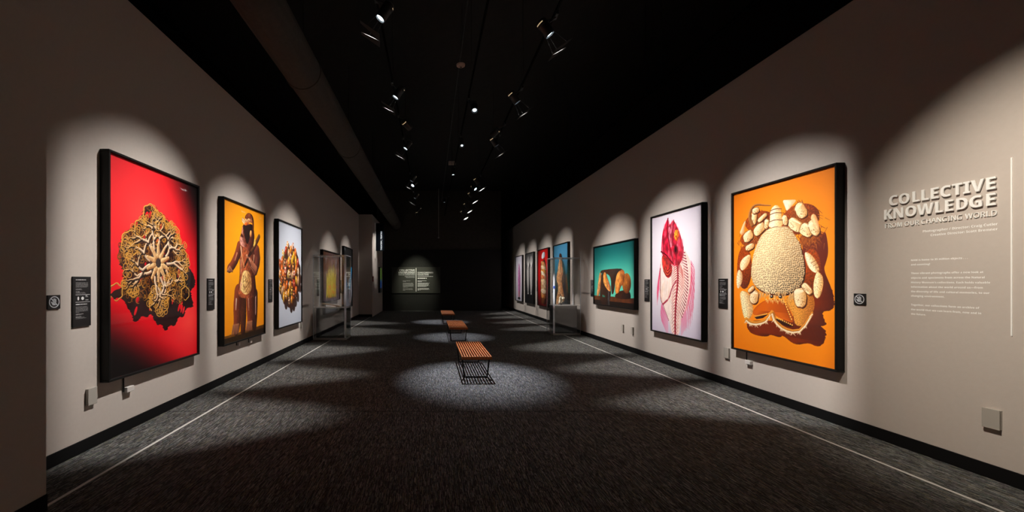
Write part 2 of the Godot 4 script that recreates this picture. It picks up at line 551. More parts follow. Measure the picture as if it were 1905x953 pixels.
	plate(a, Vector2(0.823, 0.424), 0.038, 0.066, -0.45)
	plate(a, Vector2(0.567, 0.328), 0.026, 0.045, -0.2)
	a.stroke(pv([0.223, 0.32, 0.19, 0.25, 0.2, 0.19, 0.24, 0.15, 0.291, 0.148, 0.35, 0.165, 0.425, 0.182]), 0.020, 0.005, c8(196, 128, 66), c8(80, 34, 10))
	a.stroke(pv([0.105, 0.37, 0.12, 0.32, 0.142, 0.275]), 0.028, 0.006, c8(252, 214, 164), c8(204, 130, 70))
	a.poly(pv([0.538, 0.158, 0.61, 0.168, 0.682, 0.182, 0.639, 0.22, 0.584, 0.263, 0.567, 0.217]), c8(255, 232, 200), c8(226, 170, 110), 1.0, 0.1, 40.0)
	a.poly(pv([0.833, 0.31, 0.869, 0.413, 0.857, 0.455, 0.814, 0.387, 0.789, 0.334]), c8(255, 206, 150), c8(220, 140, 76), 1.0, 0.1, 40.0)
	# tail plates
	a.poly(pv([0.394, 0.375, 0.419, 0.302, 0.416, 0.251, 0.437, 0.199, 0.485, 0.185, 0.527, 0.22, 0.538, 0.314, 0.555, 0.38]), c8(255, 238, 198), c8(226, 168, 100), 1.0, 0.2, 50.0)
	for yy: float in [0.225, 0.258, 0.318, 0.378]:
		a.stroke(PackedVector2Array([Vector2(0.418 - (yy - 0.225) * 0.12, yy + 0.004), Vector2(0.47, yy - 0.008), Vector2(0.535 + (yy - 0.225) * 0.1, yy + 0.006)]), 0.004, 0.004, c8(120, 66, 34), c8(96, 50, 24), 0.9)
	# carapace with its scaly granules
	var shell := pv([0.55, 0.375, 0.431, 0.374, 0.381, 0.388, 0.33, 0.425, 0.291, 0.471, 0.237, 0.583, 0.216, 0.689, 0.209, 0.795, 0.251, 0.87, 0.356, 0.925, 0.479, 0.94, 0.617, 0.925, 0.703, 0.875, 0.739, 0.8, 0.745, 0.69, 0.724, 0.615, 0.703, 0.53, 0.639, 0.429, 0.595, 0.385])
	a.poly(moved(shell, Vector2(0.012, 0.016)), c8(100, 40, 10), c8(60, 24, 10))
	a.poly(shell, c8(248, 222, 170), c8(176, 136, 92), 1.0, 0.14, 16.0, 0.8)
	var yy := 0.395
	while yy < 0.93:
		var xx := 0.2 + fmod(yy * 777.0, 1.0) * 0.02
		while xx < 0.75:
			var q := Vector2(xx + a.rg.randf_range(-0.005, 0.005), yy + a.rg.randf_range(-0.005, 0.005))
			if Geometry2D.is_point_in_polygon(q, shell):
				var lowr := clampf((q.y - 0.45) * 1.5 + (q.x - 0.5) * 1.0, 0.05, 1.0)
				a.blot(q + Vector2(0.004, 0.007), 0.0080, 0.0075, c8(196, 146, 88).lerp(c8(40, 28, 20), clampf(lowr * 1.2, 0.0, 1.0)), 0.55 + 0.4 * lowr)
				a.blot(q, 0.0068, 0.0048, c8(255, 238, 198).lerp(c8(226, 196, 148), lowr), 0.85)
			xx += 0.0185
		yy += 0.0165
	# head edge: eyes, rostrum hair and pads
	for i in 60:
		var q := Vector2(a.rg.randf_range(0.27, 0.7), 0.93 + a.rg.randf_range(-0.012, 0.03))
		a.stroke(PackedVector2Array([q, q + Vector2(a.rg.randf_range(-0.008, 0.008), 0.035)]), 0.006, 0.002, c8(240, 196, 130), c8(140, 84, 40), 0.9)
	for p in [[0.243, 0.967, 0.05, 0.062, 0.25], [0.212, 0.9, 0.045, 0.02, -0.6], [0.705, 0.955, 0.056, 0.078, -0.1], [0.765, 0.885, 0.055, 0.03, 0.8]]:
		plate(a, Vector2(p[0], p[1]), p[2], p[3], p[4])
	for x: float in [0.436, 0.522]:
		a.blot(Vector2(x, 0.958), 0.02, 0.016, c8(40, 30, 26))
		a.blot(Vector2(x - 0.004, 0.953), 0.008, 0.006, c8(220, 214, 206))
	for i in 11:
		var q := Vector2(0.38 + i * 0.017, 0.985 + 0.012 * sin(i * 2.1))
		a.stroke(PackedVector2Array([q, q + Vector2(0.0, 0.025)]), 0.007, 0.002, c8(255, 214, 130), c8(200, 120, 40))
	return a

# carved standing otter with a club, on amber
func art_figure() -> Art:
	var a := Art.new(360, PORTRAIT, 31)
	a.backdrop(c8(250, 166, 6), c8(238, 134, 2), Vector2(0.5, 0.6), 1.1, 1.6)
	a.poly(pv([0, 1.385, 1, 1.362, 1, 1.47, 0, 1.47]), c8(110, 66, 10), c8(70, 40, 8), 1.0, 0.2, 14.0)
	a.poly(pv([0, 1.41, 1, 1.40, 1, 1.47, 0, 1.47]), c8(48, 30, 8), c8(30, 18, 8), 1.0, 0.2, 14.0)
	var wood := c8(140, 60, 32)
	var deep := c8(46, 16, 10)
	# legs
	a.stroke(pv([0.43, 1.0, 0.45, 1.15, 0.44, 1.36]), 0.085, 0.06, c8(90, 42, 18), c8(34, 12, 8))
	a.stroke(pv([0.75, 0.98, 0.755, 1.17, 0.73, 1.35]), 0.07, 0.058, c8(60, 26, 16), c8(36, 14, 10))
	a.stroke(pv([0.335, 0.95, 0.30, 1.1, 0.305, 1.25, 0.28, 1.34]), 0.095, 0.07, wood, deep)
	a.stroke(pv([0.60, 0.98, 0.61, 1.16, 0.62, 1.28, 0.60, 1.34]), 0.09, 0.066, wood, deep)
	a.stroke(pv([0.765, 1.0, 0.765, 1.22]), 0.012, 0.008, c8(224, 190, 180), c8(150, 90, 70), 0.9)
	a.stroke(pv([0.285, 1.02, 0.27, 1.13]), 0.014, 0.008, c8(246, 226, 216), c8(190, 130, 100), 0.9)
	a.stroke(pv([0.575, 1.03, 0.585, 1.16]), 0.012, 0.006, c8(226, 180, 160), c8(150, 90, 60), 0.9)
	for fx: float in [0.27, 0.60]:
		for k in 5:
			a.stroke(PackedVector2Array([Vector2(fx - 0.05 + k * 0.028, 1.30), Vector2(fx - 0.085 + k * 0.036, 1.385)]), 0.02, 0.012, c8(190, 120, 84), c8(40, 14, 8))
	# body
	a.poly(pv([0.369, 0.44, 0.672, 0.422, 0.78, 0.47, 0.8, 0.6, 0.75, 0.74, 0.751, 0.8, 0.79, 0.968, 0.75, 1.03, 0.293, 1.01, 0.335, 0.868, 0.36, 0.75, 0.36, 0.607, 0.343, 0.513]), c8(168, 82, 44), c8(50, 18, 12), 1.0, 0.45, 22.0, 1.1)
	a.poly(pv([0.44, 0.7, 0.633, 0.72, 0.662, 0.922, 0.557, 0.982, 0.439, 0.97, 0.352, 0.892, 0.4, 0.8]), c8(246, 204, 130), c8(190, 130, 70), 1.0, 0.3, 30.0)
	for i in 140:
		var q := Vector2(a.rg.randf_range(0.44, 0.64), a.rg.randf_range(0.74, 0.95))
		a.stroke(PackedVector2Array([q, q + Vector2(a.rg.randf_range(-0.008, 0.008), 0.018)]), 0.005, 0.003, c8(120, 66, 26), c8(90, 46, 18), 0.8)
	# arms, club
	a.stroke(pv([0.36, 0.46, 0.30, 0.56, 0.2, 0.665, 0.13, 0.7]), 0.068, 0.045, wood, deep)
	for k in 4:
		a.stroke(PackedVector2Array([Vector2(0.14, 0.69), Vector2(0.09 + k * 0.035, 0.725)]), 0.02, 0.012, c8(200, 130, 90), deep)
	a.stroke(pv([0.80, 0.47, 0.83, 0.58, 0.755, 0.7]), 0.075, 0.062, c8(120, 56, 40), c8(36, 14, 12))
	a.stroke(pv([0.755, 0.7, 0.66, 0.64, 0.57, 0.575]), 0.062, 0.04, c8(200, 120, 84), deep)
	a.stroke(pv([0.862, 0.29, 0.76, 0.395, 0.62, 0.5]), 0.03, 0.036, c8(120, 72, 40), c8(40, 18, 12))
	a.stroke(pv([0.62, 0.5, 0.47, 0.67]), 0.024, 0.014, c8(60, 26, 16), c8(30, 12, 10))
	a.stroke(pv([0.735, 0.35, 0.755, 0.375, 0.72, 0.41]), 0.018, 0.016, c8(250, 220, 110), c8(160, 110, 40))
	for k in 4:
		a.stroke(PackedVector2Array([Vector2(0.53 + k * 0.022, 0.54 + k * 0.014), Vector2(0.57 + k * 0.02, 0.56 + k * 0.016)]), 0.016, 0.012, c8(226, 160, 124), c8(90, 40, 24))
	a.stroke(pv([0.386, 0.454, 0.421, 0.588, 0.465, 0.667]), 0.014, 0.010, c8(240, 180, 120), c8(140, 76, 40))
	# neck, thrown-back head with bared teeth
	a.poly(pv([0.433, 0.19, 0.70, 0.16, 0.72, 0.273, 0.69, 0.42, 0.60, 0.5, 0.48, 0.47, 0.36, 0.44, 0.355, 0.36, 0.403, 0.293]), c8(150, 70, 44), c8(56, 20, 14), 1.0, 0.35, 18.0)
	a.poly(pv([0.433, 0.205, 0.409, 0.284, 0.36, 0.354, 0.357, 0.433, 0.483, 0.454, 0.538, 0.433, 0.487, 0.356, 0.456, 0.287]), c8(206, 140, 122), c8(110, 50, 34), 1.0, 0.4, 20.0, 1.2)
	a.poly(pv([0.447, 0.199, 0.557, 0.196, 0.672, 0.159, 0.695, 0.233, 0.623, 0.25, 0.598, 0.362, 0.538, 0.425, 0.487, 0.356, 0.456, 0.287, 0.444, 0.24]), c8(34, 12, 8), c8(22, 8, 6), 0.97, 0.3, 20.0, 1.0, 0.015)
	a.poly(pv([0.37, 0.335, 0.41, 0.30, 0.44, 0.325, 0.45, 0.35, 0.40, 0.345]), c8(70, 24, 16), c8(50, 16, 10), 0.9)
	a.ell(Vector2(0.632, 0.284), 0.026, 0.042, 0.1, c8(238, 176, 96), c8(130, 60, 24))
	a.stroke(pv([0.69, 0.25, 0.71, 0.32, 0.67, 0.42]), 0.03, 0.02, c8(60, 24, 16), c8(34, 12, 10))
	a.poly(pv([0.48, 0.14, 0.492, 0.097, 0.55, 0.06, 0.614, 0.048, 0.68, 0.068, 0.715, 0.112, 0.715, 0.235, 0.672, 0.244, 0.681, 0.158, 0.614, 0.117]), c8(104, 42, 18), c8(36, 12, 8), 1.0, 0.5, 24.0)
	for i in 16:
		var q := Vector2(a.rg.randf_range(0.51, 0.66), a.rg.randf_range(0.06, 0.11))
		a.stroke(PackedVector2Array([q, q + Vector2(0.004, 0.022)]), 0.008, 0.004, c8(206, 110, 54), c8(60, 22, 10), 0.7)
	a.poly(pv([0.405, 0.152, 0.425, 0.122, 0.465, 0.144, 0.511, 0.123, 0.538, 0.137, 0.576, 0.108, 0.614, 0.121, 0.652, 0.108, 0.685, 0.132, 0.642, 0.168, 0.60, 0.15, 0.538, 0.199, 0.487, 0.21, 0.447, 0.191, 0.416, 0.179]), c8(240, 190, 136), c8(150, 76, 36), 1.0, 0.5, 34.0, 1.1)
	for i in 7:
		a.stroke(PackedVector2Array([Vector2(0.455 + i * 0.033, 0.142 - i * 0.003), Vector2(0.455 + i * 0.033, 0.172 - i * 0.005)]), 0.004, 0.003, c8(120, 54, 20), c8(90, 36, 14), 0.8)
	a.ell(Vector2(0.512, 0.187), 0.04, 0.018, -0.25, c8(232, 110, 30), c8(150, 56, 14))
	# carved sheen on chest, arms and thighs
	for q in [[0.40, 0.47, 0.40, 0.56, 0.016], [0.39, 0.60, 0.39, 0.75, 0.012], [0.30, 0.53, 0.25, 0.61, 0.012], [0.64, 0.66, 0.72, 0.71, 0.014], [0.72, 0.53, 0.71, 0.60, 0.016], [0.40, 0.86, 0.37, 0.93, 0.018]]:
		a.stroke(PackedVector2Array([Vector2(q[0], q[1]), Vector2(q[2], q[3])]), q[4], q[4] * 0.5, c8(246, 190, 160), c8(196, 110, 70), 0.75)
	a.stroke(pv([0.557, 0.548, 0.614, 0.645, 0.741, 0.72]), 0.010, 0.006, c8(50, 18, 10), c8(40, 14, 8), 0.8)
	for i in 220:
		var q := Vector2(a.rg.randf_range(0.25, 0.78), a.rg.randf_range(0.98, 1.32))
		var at := (int(q.y * a.h / PORTRAIT) * a.w + int(q.x * a.w)) * 3
		if a.buf[at] < 0.75:
			a.stroke(PackedVector2Array([q, q + Vector2(0.002, 0.02)]), 0.004, 0.002, c8(206, 120, 80) if i % 2 else c8(50, 18, 10), c8(60, 24, 12), 0.45)
	return a

# cluster of banded snail shells on pale grey
func art_shells() -> Art:
	var a := Art.new(300, PORTRAIT, 47)
	a.backdrop(c8(214, 220, 232), c8(176, 182, 198), Vector2(0.45, 0.7), 1.05, 1.8)
	var spots: Array[Vector2] = []
	var tries := 0
	while spots.size() < 70 and tries < 4000:
		tries += 1
		var q := Vector2(a.rg.randf_range(0.05, 0.9), a.rg.randf_range(0.28, 1.12))
		var e := Vector2((q.x - 0.46) / 0.42, (q.y - 0.72) / 0.42)
		if e.length() > 1.0:
			continue
		var ok := true
		for o in spots:
			if Vector2((o.x - q.x), (o.y - q.y) * 0.66).length() < 0.076:
				ok = false
				break
		if ok:
			spots.append(q)
	spots.sort_custom(func(p: Vector2, q: Vector2) -> bool: return p.y < q.y)
	for q in spots:
		a.ell(q + Vector2(0.085, 0.10), 0.062, 0.085, -0.3, c8(62, 42, 34), c8(56, 38, 34))
	for q in spots:
		a.ell(q + Vector2(0.02, 0.03), 0.06, 0.075, -0.2, c8(90, 36, 10), c8(50, 20, 10))
	var cols := [c8(246, 150, 24), c8(240, 112, 22), c8(250, 190, 30), c8(226, 170, 120), c8(222, 96, 30), c8(244, 130, 30), c8(190, 92, 44), c8(206, 60, 24), c8(250, 180, 40)]
	for q in spots:
		var c: Color = cols[a.rg.randi() % cols.size()]
		var striped := a.rg.randf() < 0.4
		var rot := a.rg.randf_range(-0.5, 0.5)
		a.ell(q, a.rg.randf_range(0.042, 0.050), a.rg.randf_range(0.064, 0.088), rot, c, c.darkened(0.7), 0.1, 20.0, 9.0 if striped else 0.0, c8(60, 34, 26) if a.rg.randf() < 0.6 else c8(250, 236, 220))
		a.blot(q + Vector2(-0.014, -0.022), 0.014, 0.018, c8(255, 246, 230), 0.75)
	return a

# cleared and stained fish skeleton on white
func art_fish() -> Art:
	var a := Art.new(420, PORTRAIT, 53)
	a.backdrop(c8(236, 230, 240), c8(196, 184, 206), Vector2(0.5, 0.62), 1.0, 2.6)
	var flesh := pv([0.21, 0.45, 0.17, 0.80, 0.186, 1.05, 0.25, 1.13, 0.34, 1.27, 0.40, 1.34, 0.43, 1.46, 0.585, 1.46, 0.60, 1.36, 0.66, 1.25, 0.75, 1.13, 0.80, 0.99, 0.82, 0.85, 0.813, 0.69, 0.79, 0.59, 0.66, 0.42])
	a.poly(flesh, c8(250, 226, 214), c8(246, 212, 200), 0.85, 0.08, 10.0)
	# fins
	for i in 40:
		var t := i / 39.0
		var p := Vector2(0.80 + 0.02 * sin(t * 3.0) - 0.17 * t * t, 0.60 + t * 0.66)
		var l := (0.09 + 0.13 * sin(t * PI)) * a.rg.randf_range(0.75, 1.25)
		a.stroke(PackedVector2Array([p, p + Vector2(0.055 - 0.03 * t, l * 0.6), p + Vector2(0.07 - 0.05 * t, l * 1.3)]), 0.0052, 0.002, c8(206, 14, 70).lerp(c8(226, 150, 180), smoothstep(0.7, 1.0, t)), c8(226, 60, 110), a.rg.randf_range(0.35, 0.85))
	for i in 34:
		var t := i / 33.0
		var p := Vector2(0.20 - 0.055 * t, 0.60 + t * 0.2 + a.rg.randf() * 0.1)
		a.stroke(PackedVector2Array([p, p + Vector2(-0.035, 0.12), p + Vector2(-0.03, 0.27)]), 0.007, 0.002, c8(228, 40, 96), c8(240, 120, 150), 0.45)
		p = Vector2(0.22 + 0.14 * t, 1.11 + t * 0.18)
		a.stroke(PackedVector2Array([p, p + Vector2(0.0 - 0.03 * (1 - t), 0.12), p + Vector2(0.0, 0.22)]), 0.006, 0.002, c8(226, 40, 100).lerp(c8(226, 170, 196), t), c8(236, 130, 170), 0.5)
		p = Vector2(0.62 + 0.1 * t, 1.27 - t * 0.12)
		a.stroke(PackedVector2Array([p, p + Vector2(0.0, 0.2)]), 0.005, 0.002, c8(226, 120, 160), c8(236, 170, 190), 0.4)
	# spine, ribs
	var spine := pv([0.53, 0.58, 0.56, 0.70, 0.558, 0.846, 0.523, 1.052, 0.507, 1.24, 0.507, 1.455])
	for i in 27:
		var t := i / 26.0
		var f := t * 4.999
		var k := int(f)
		var p := spine[k].lerp(spine[k + 1], f - k)
		var l := lerpf(0.15, 0.05, t)
		a.stroke(PackedVector2Array([p, p + Vector2(-l * 0.6, l * 0.2), p + Vector2(-l, l * 0.75)]), 0.0055, 0.003, c8(190, 54, 50), c8(150, 30, 40), 0.85)
		a.stroke(PackedVector2Array([p, p + Vector2(l * 0.55, l * 0.35), p + Vector2(l * 0.8, l * 0.85)]), 0.0055, 0.003, c8(206, 84, 70), c8(170, 50, 50), 0.85)
		a.stroke(PackedVector2Array([p + Vector2(l * 0.8, l * 0.85), p + Vector2(l * 1.05, l * 0.5)]), 0.004, 0.003, c8(224, 120, 104), c8(200, 90, 80), 0.6)
	for i in 22:
		var t := i / 21.0
		var p := Vector2(0.69 + 0.11 * sin(minf(t * 2.2, 1.57)) - 0.16 * t * t, 0.50 + t * 0.74)
		a.stroke(PackedVector2Array([p, p + Vector2(-0.085 + 0.03 * t, -0.02 - 0.05 * t)]), 0.007, 0.003, c8(150, 20, 40), c8(110, 8, 26), 0.9)
		a.blot(p, 0.009, 0.012, c8(110, 6, 26), 0.9)
		if t > 0.5:
			a.blot(Vector2(0.25 + (t - 0.5) * 0.24, 1.12 + (t - 0.5) * 0.36), 0.009, 0.009, c8(130, 20, 40), 0.9)
	a.stroke(spine, 0.016, 0.017, c8(176, 20, 48), c8(110, 4, 26))
	for i in 54:
		var t := i / 53.0 * 4.999
		var k := int(t)
		var p := spine[k].lerp(spine[k + 1], t - k)
		a.blot(p, 0.008, 0.005, c8(238, 130, 120) if i % 2 == 0 else c8(90, 0, 20), 0.85)
	a.stroke(pv([0.186, 0.668, 0.19, 0.9, 0.195, 1.057, 0.248, 1.12]), 0.008, 0.008, c8(140, 50, 30), c8(110, 20, 24), 0.85)
	a.stroke(pv([0.248, 1.114, 0.385, 1.035, 0.435, 0.913, 0.531, 0.819]), 0.013, 0.008, c8(176, 20, 50), c8(130, 10, 40), 0.9)
	for i in 26:
		var q := Vector2(a.rg.randf_range(0.2, 0.45), a.rg.randf_range(0.8, 1.0))
		a.stroke(PackedVector2Array([q, q + Vector2(-0.02, 0.1)]), 0.008, 0.004, c8(240, 206, 180), c8(246, 214, 190), 0.5)
	# head
	var head := pv([0.354, 0.053, 0.375, 0.1, 0.388, 0.147, 0.43, 0.115, 0.476, 0.094, 0.538, 0.172, 0.596, 0.257, 0.638, 0.355, 0.672, 0.442, 0.66, 0.542, 0.596, 0.64, 0.50, 0.65, 0.43, 0.62, 0.372, 0.575, 0.205, 0.485, 0.22, 0.323, 0.245, 0.197, 0.301, 0.113])
	a.poly(head, c8(214, 14, 50), c8(190, 10, 44), 0.95, 0.55, 9.0, 0.6)
	a.poly(pv([0.36, 0.16, 0.41, 0.17, 0.455, 0.15, 0.445, 0.3, 0.45, 0.42, 0.40, 0.42, 0.37, 0.3]), c8(244, 160, 176), c8(226, 90, 120), 0.85, 0.3, 12.0)
	for i in 120:
		var q := a.inside(head, Vector2(0.2, 0.06), Vector2(0.67, 0.64))
		a.stroke(PackedVector2Array([q, q + Vector2(a.rg.randf_range(-0.02, 0.015), a.rg.randf_range(0.04, 0.11))]), 0.007, 0.003, c8(250, 110, 110) if i % 3 == 0 else c8(140, 0, 30), c8(120, 0, 26), 0.45)
	for i in 46:
		var q := a.inside(head, Vector2(0.2, 0.06), Vector2(0.67, 0.64))
		a.blot(q, a.rg.randf_range(0.012, 0.035), a.rg.randf_range(0.03, 0.07), c8(246, 130, 150) if i % 2 else c8(110, 0, 24), 0.4)
	a.ell(Vector2(0.535, 0.285), 0.048, 0.07, -0.1, c8(250, 150, 40), c8(206, 50, 20), 0.7, 24.0)
	a.blot(Vector2(0.52, 0.46), 0.05, 0.07, c8(96, 2, 20), 0.8)
	a.blot(Vector2(0.515, 0.45), 0.022, 0.04, c8(30, 0, 10))
	a.stroke(pv([0.357, 0.062, 0.338, 0.217, 0.403, 0.42, 0.464, 0.59]), 0.012, 0.008, c8(150, 0, 32), c8(90, 0, 24))
	a.stroke(pv([0.476, 0.1, 0.45, 0.25, 0.46, 0.4]), 0.009, 0.006, c8(150, 0, 32), c8(90, 0, 24))
	a.stroke(pv([0.208, 0.455, 0.325, 0.504, 0.40, 0.57, 0.47, 0.62]), 0.011, 0.008, c8(110, 0, 24), c8(80, 0, 20))
	a.poly(pv([0.225, 0.49, 0.33, 0.52, 0.434, 0.61, 0.449, 0.723, 0.40, 0.78, 0.345, 0.79, 0.265, 0.72, 0.225, 0.6]), c8(216, 40, 30), c8(150, 14, 26), 0.92, 0.6, 10.0)
	for i in 5:
		a.stroke(pv([0.265 + i * 0.012, 0.70 - i * 0.012, 0.34, 0.785 - i * 0.02, 0.43 - i * 0.008, 0.72 - i * 0.012]), 0.008, 0.007, c8(246, 130, 70) if i % 2 else c8(130, 10, 20), c8(120, 10, 20), 0.85)
	return a

# two carved wooden stools on teal
func art_stools() -> Art:
	var a := Art.new(400, LANDSCAPE, 61)
	for y in a.h:
		for x in a.w:
			var u := x / a.s
			var v := y / a.s
			var k := smoothstep(0.0, 0.42, v) * (1.0 - smoothstep(0.3, 0.75, absf(u - 0.62)) * 0.5)
			a.put(x, y, c8(6, 96, 98).lerp(c8(92, 206, 180), k), 1.0)
	a.poly(pv([0, 0.581, 1, 0.576, 1, 0.70, 0, 0.70]), c8(96, 52, 24), c8(84, 40, 18), 1.0, 0.3, 10.0)
	a.poly(pv([0, 0.63, 1, 0.63, 1, 0.70, 0, 0.70]), c8(30, 18, 12), c8(24, 14, 10), 1.0, 0.2, 10.0)
	# ball-shaped stool behind
	a.poly(pv([0.539, 0.56, 0.70, 0.50, 0.89, 0.505, 0.92, 0.56, 0.9, 0.59, 0.6, 0.597]), c8(60, 28, 14), c8(24, 10, 8), 1.0, 0.3, 20.0)
	a.ell(Vector2(0.825, 0.43), 0.095, 0.105, 0.1, c8(200, 118, 44), c8(90, 40, 14), 0.3, 14.0)
	for i in 5:
		var pts := PackedVector2Array()
		for k in 16:
			pts.append(Vector2(0.825, 0.43) + Vector2(cos(k * 0.42) * (0.02 + i * 0.016), sin(k * 0.42) * (0.03 + i * 0.017)))
		a.stroke(pts, 0.004, 0.004, c8(110, 52, 18), c8(90, 40, 12), 0.6)
	a.poly(pv([0.60, 0.275, 0.70, 0.277, 0.77, 0.295, 0.79, 0.34, 0.76, 0.43, 0.69, 0.47, 0.66, 0.53, 0.57, 0.55, 0.56, 0.45, 0.58, 0.35]), c8(236, 150, 64), c8(130, 60, 20), 1.0, 0.45, 12.0)
	# long low stool
	a.poly(pv([0.17, 0.29, 0.25, 0.274, 0.69, 0.272, 0.74, 0.285, 0.62, 0.31, 0.57, 0.4, 0.53, 0.55, 0.47, 0.55, 0.46, 0.33, 0.2, 0.32]), c8(66, 36, 22), c8(34, 16, 12), 1.0, 0.3, 14.0)
	a.poly(pv([0.155, 0.3, 0.2, 0.31, 0.22, 0.4, 0.19, 0.46, 0.14, 0.58, 0.06, 0.585, 0.10, 0.46, 0.118, 0.396]), c8(240, 168, 96), c8(150, 76, 34), 1.0, 0.35, 14.0)
	a.poly(pv([0.2, 0.31, 0.33, 0.305, 0.36, 0.36, 0.44, 0.45, 0.47, 0.52, 0.44, 0.6, 0.38, 0.69, 0.2, 0.69, 0.15, 0.58, 0.19, 0.46]), c8(54, 30, 18), c8(30, 14, 10), 1.0, 0.3, 16.0)
	a.poly(pv([0.26, 0.305, 0.33, 0.305, 0.36, 0.37, 0.43, 0.44, 0.468, 0.519, 0.40, 0.52, 0.29, 0.46, 0.25, 0.4]), c8(250, 166, 78), c8(160, 80, 30), 1.0, 0.4, 16.0)
	a.poly(pv([0.23, 0.56, 0.31, 0.575, 0.30, 0.59, 0.23, 0.59]), c8(50, 150, 130), c8(40, 130, 110), 0.8)
	for i in 40:
		var q := Vector2(a.rg.randf_range(0.14, 0.44), a.rg.randf_range(0.42, 0.62))
		a.stroke(PackedVector2Array([q, q + Vector2(0.05, 0.012)]), 0.003, 0.002, c8(110, 66, 34), c8(70, 36, 18), 0.5)
	return a

# feather cape and coral-like fan, purple grey
func art_feathers() -> Art:
	var a := Art.new(300, LANDSCAPE, 71)
	a.backdrop(c8(128, 104, 116), c8(52, 38, 46), Vector2(0.5, 0.3), 0.75, 1.6)
	for i in 110:
		var x := a.rg.randf_range(0.02, 0.98)
		var edge := absf(x - 0.5) * 2.0
		a.stroke(PackedVector2Array([Vector2(x, 0.0), Vector2(x + a.rg.randf_range(-0.02, 0.02), 0.3), Vector2(x + a.rg.randf_range(-0.04, 0.04), a.rg.randf_range(0.35, 0.66))]), 0.012, 0.004, c8(104, 74, 70).lerp(c8(120, 66, 22), edge), c8(50, 30, 34), 0.7)
	for i in 90:
		var c := Vector2(0.42 if i % 2 == 0 else 0.62, 0.62)
		var t := a.rg.randf_range(-2.25, -0.9)
		var l := a.rg.randf_range(0.2, 0.48)
		var g := a.rg.randf()
		a.stroke(PackedVector2Array([c + Vector2(a.rg.randf_range(-0.12, 0.12), 0), c + Vector2(cos(t) * 0.5, sin(t)) * l]), 0.017, 0.007, c8(196, 176, 40).lerp(c8(150, 176, 90), g), c8(110, 84, 20), 0.9)
	for i in 16:
		var q := Vector2(0.22 + 0.036 * i, 0.62 - 0.02 * (i % 3))
		a.stroke(PackedVector2Array([q, q + Vector2(a.rg.randf_range(-0.03, 0.03), -0.16), q + Vector2(a.rg.randf_range(-0.06, 0.06), -0.25 - 0.1 * a.rg.randf())]), 0.03, 0.012, c8(226, 206, 60), c8(120, 104, 20), 0.95)
	for i in 30:
		var q := Vector2(a.rg.randf_range(0.3, 0.8), a.rg.randf_range(0.45, 0.62))
		a.blot(q, 0.02, 0.03, c8(224, 140, 40), 0.8)
	return a

# bright blue birds' wings against black over a grey ground
func art_blue() -> Art:
	var a := Art.new(240, PORTRAIT, 73)
	a.backdrop(c8(14, 12, 14), c8(6, 6, 8), Vector2(0.5, 0.4), 1.0)
	a.poly(pv([0, 1.0, 0.35, 1.02, 0.6, 0.75, 1.0, 0.66, 1, 1.47, 0, 1.47]), c8(168, 170, 186), c8(120, 120, 134), 1.0, 0.1, 8.0, 0.5)
	a.poly(pv([0.88, 0.5, 0.99, 0.42, 0.96, 0.7, 0.72, 1.06, 0.62, 1.0, 0.78, 0.75]), c8(40, 190, 240), c8(10, 120, 200), 1.0, 0.3, 20.0)
	a.poly(pv([0.06, 0.45, 0.2, 0.55, 0.36, 0.8, 0.4, 1.0, 0.28, 0.98, 0.1, 0.75]), c8(40, 180, 236), c8(8, 100, 180), 1.0, 0.3, 20.0)
	a.poly(pv([0.3, 0.5, 0.66, 0.5, 0.62, 0.78, 0.44, 0.9, 0.36, 0.75]), c8(96, 60, 50), c8(50, 30, 26), 1.0, 0.4, 16.0)
	a.poly(pv([0.45, 0.95, 0.62, 0.95, 0.56, 1.25, 0.5, 1.3]), c8(60, 46, 50), c8(36, 28, 32), 0.9, 0.3, 16.0)
	for i in 40:
		var q := Vector2(a.rg.randf_range(0.72, 0.95), a.rg.randf_range(0.5, 0.95))
		a.stroke(PackedVector2Array([q, q + Vector2(-0.05, 0.1)]), 0.004, 0.002, c8(120, 226, 255), c8(20, 140, 220), 0.4)
	return a

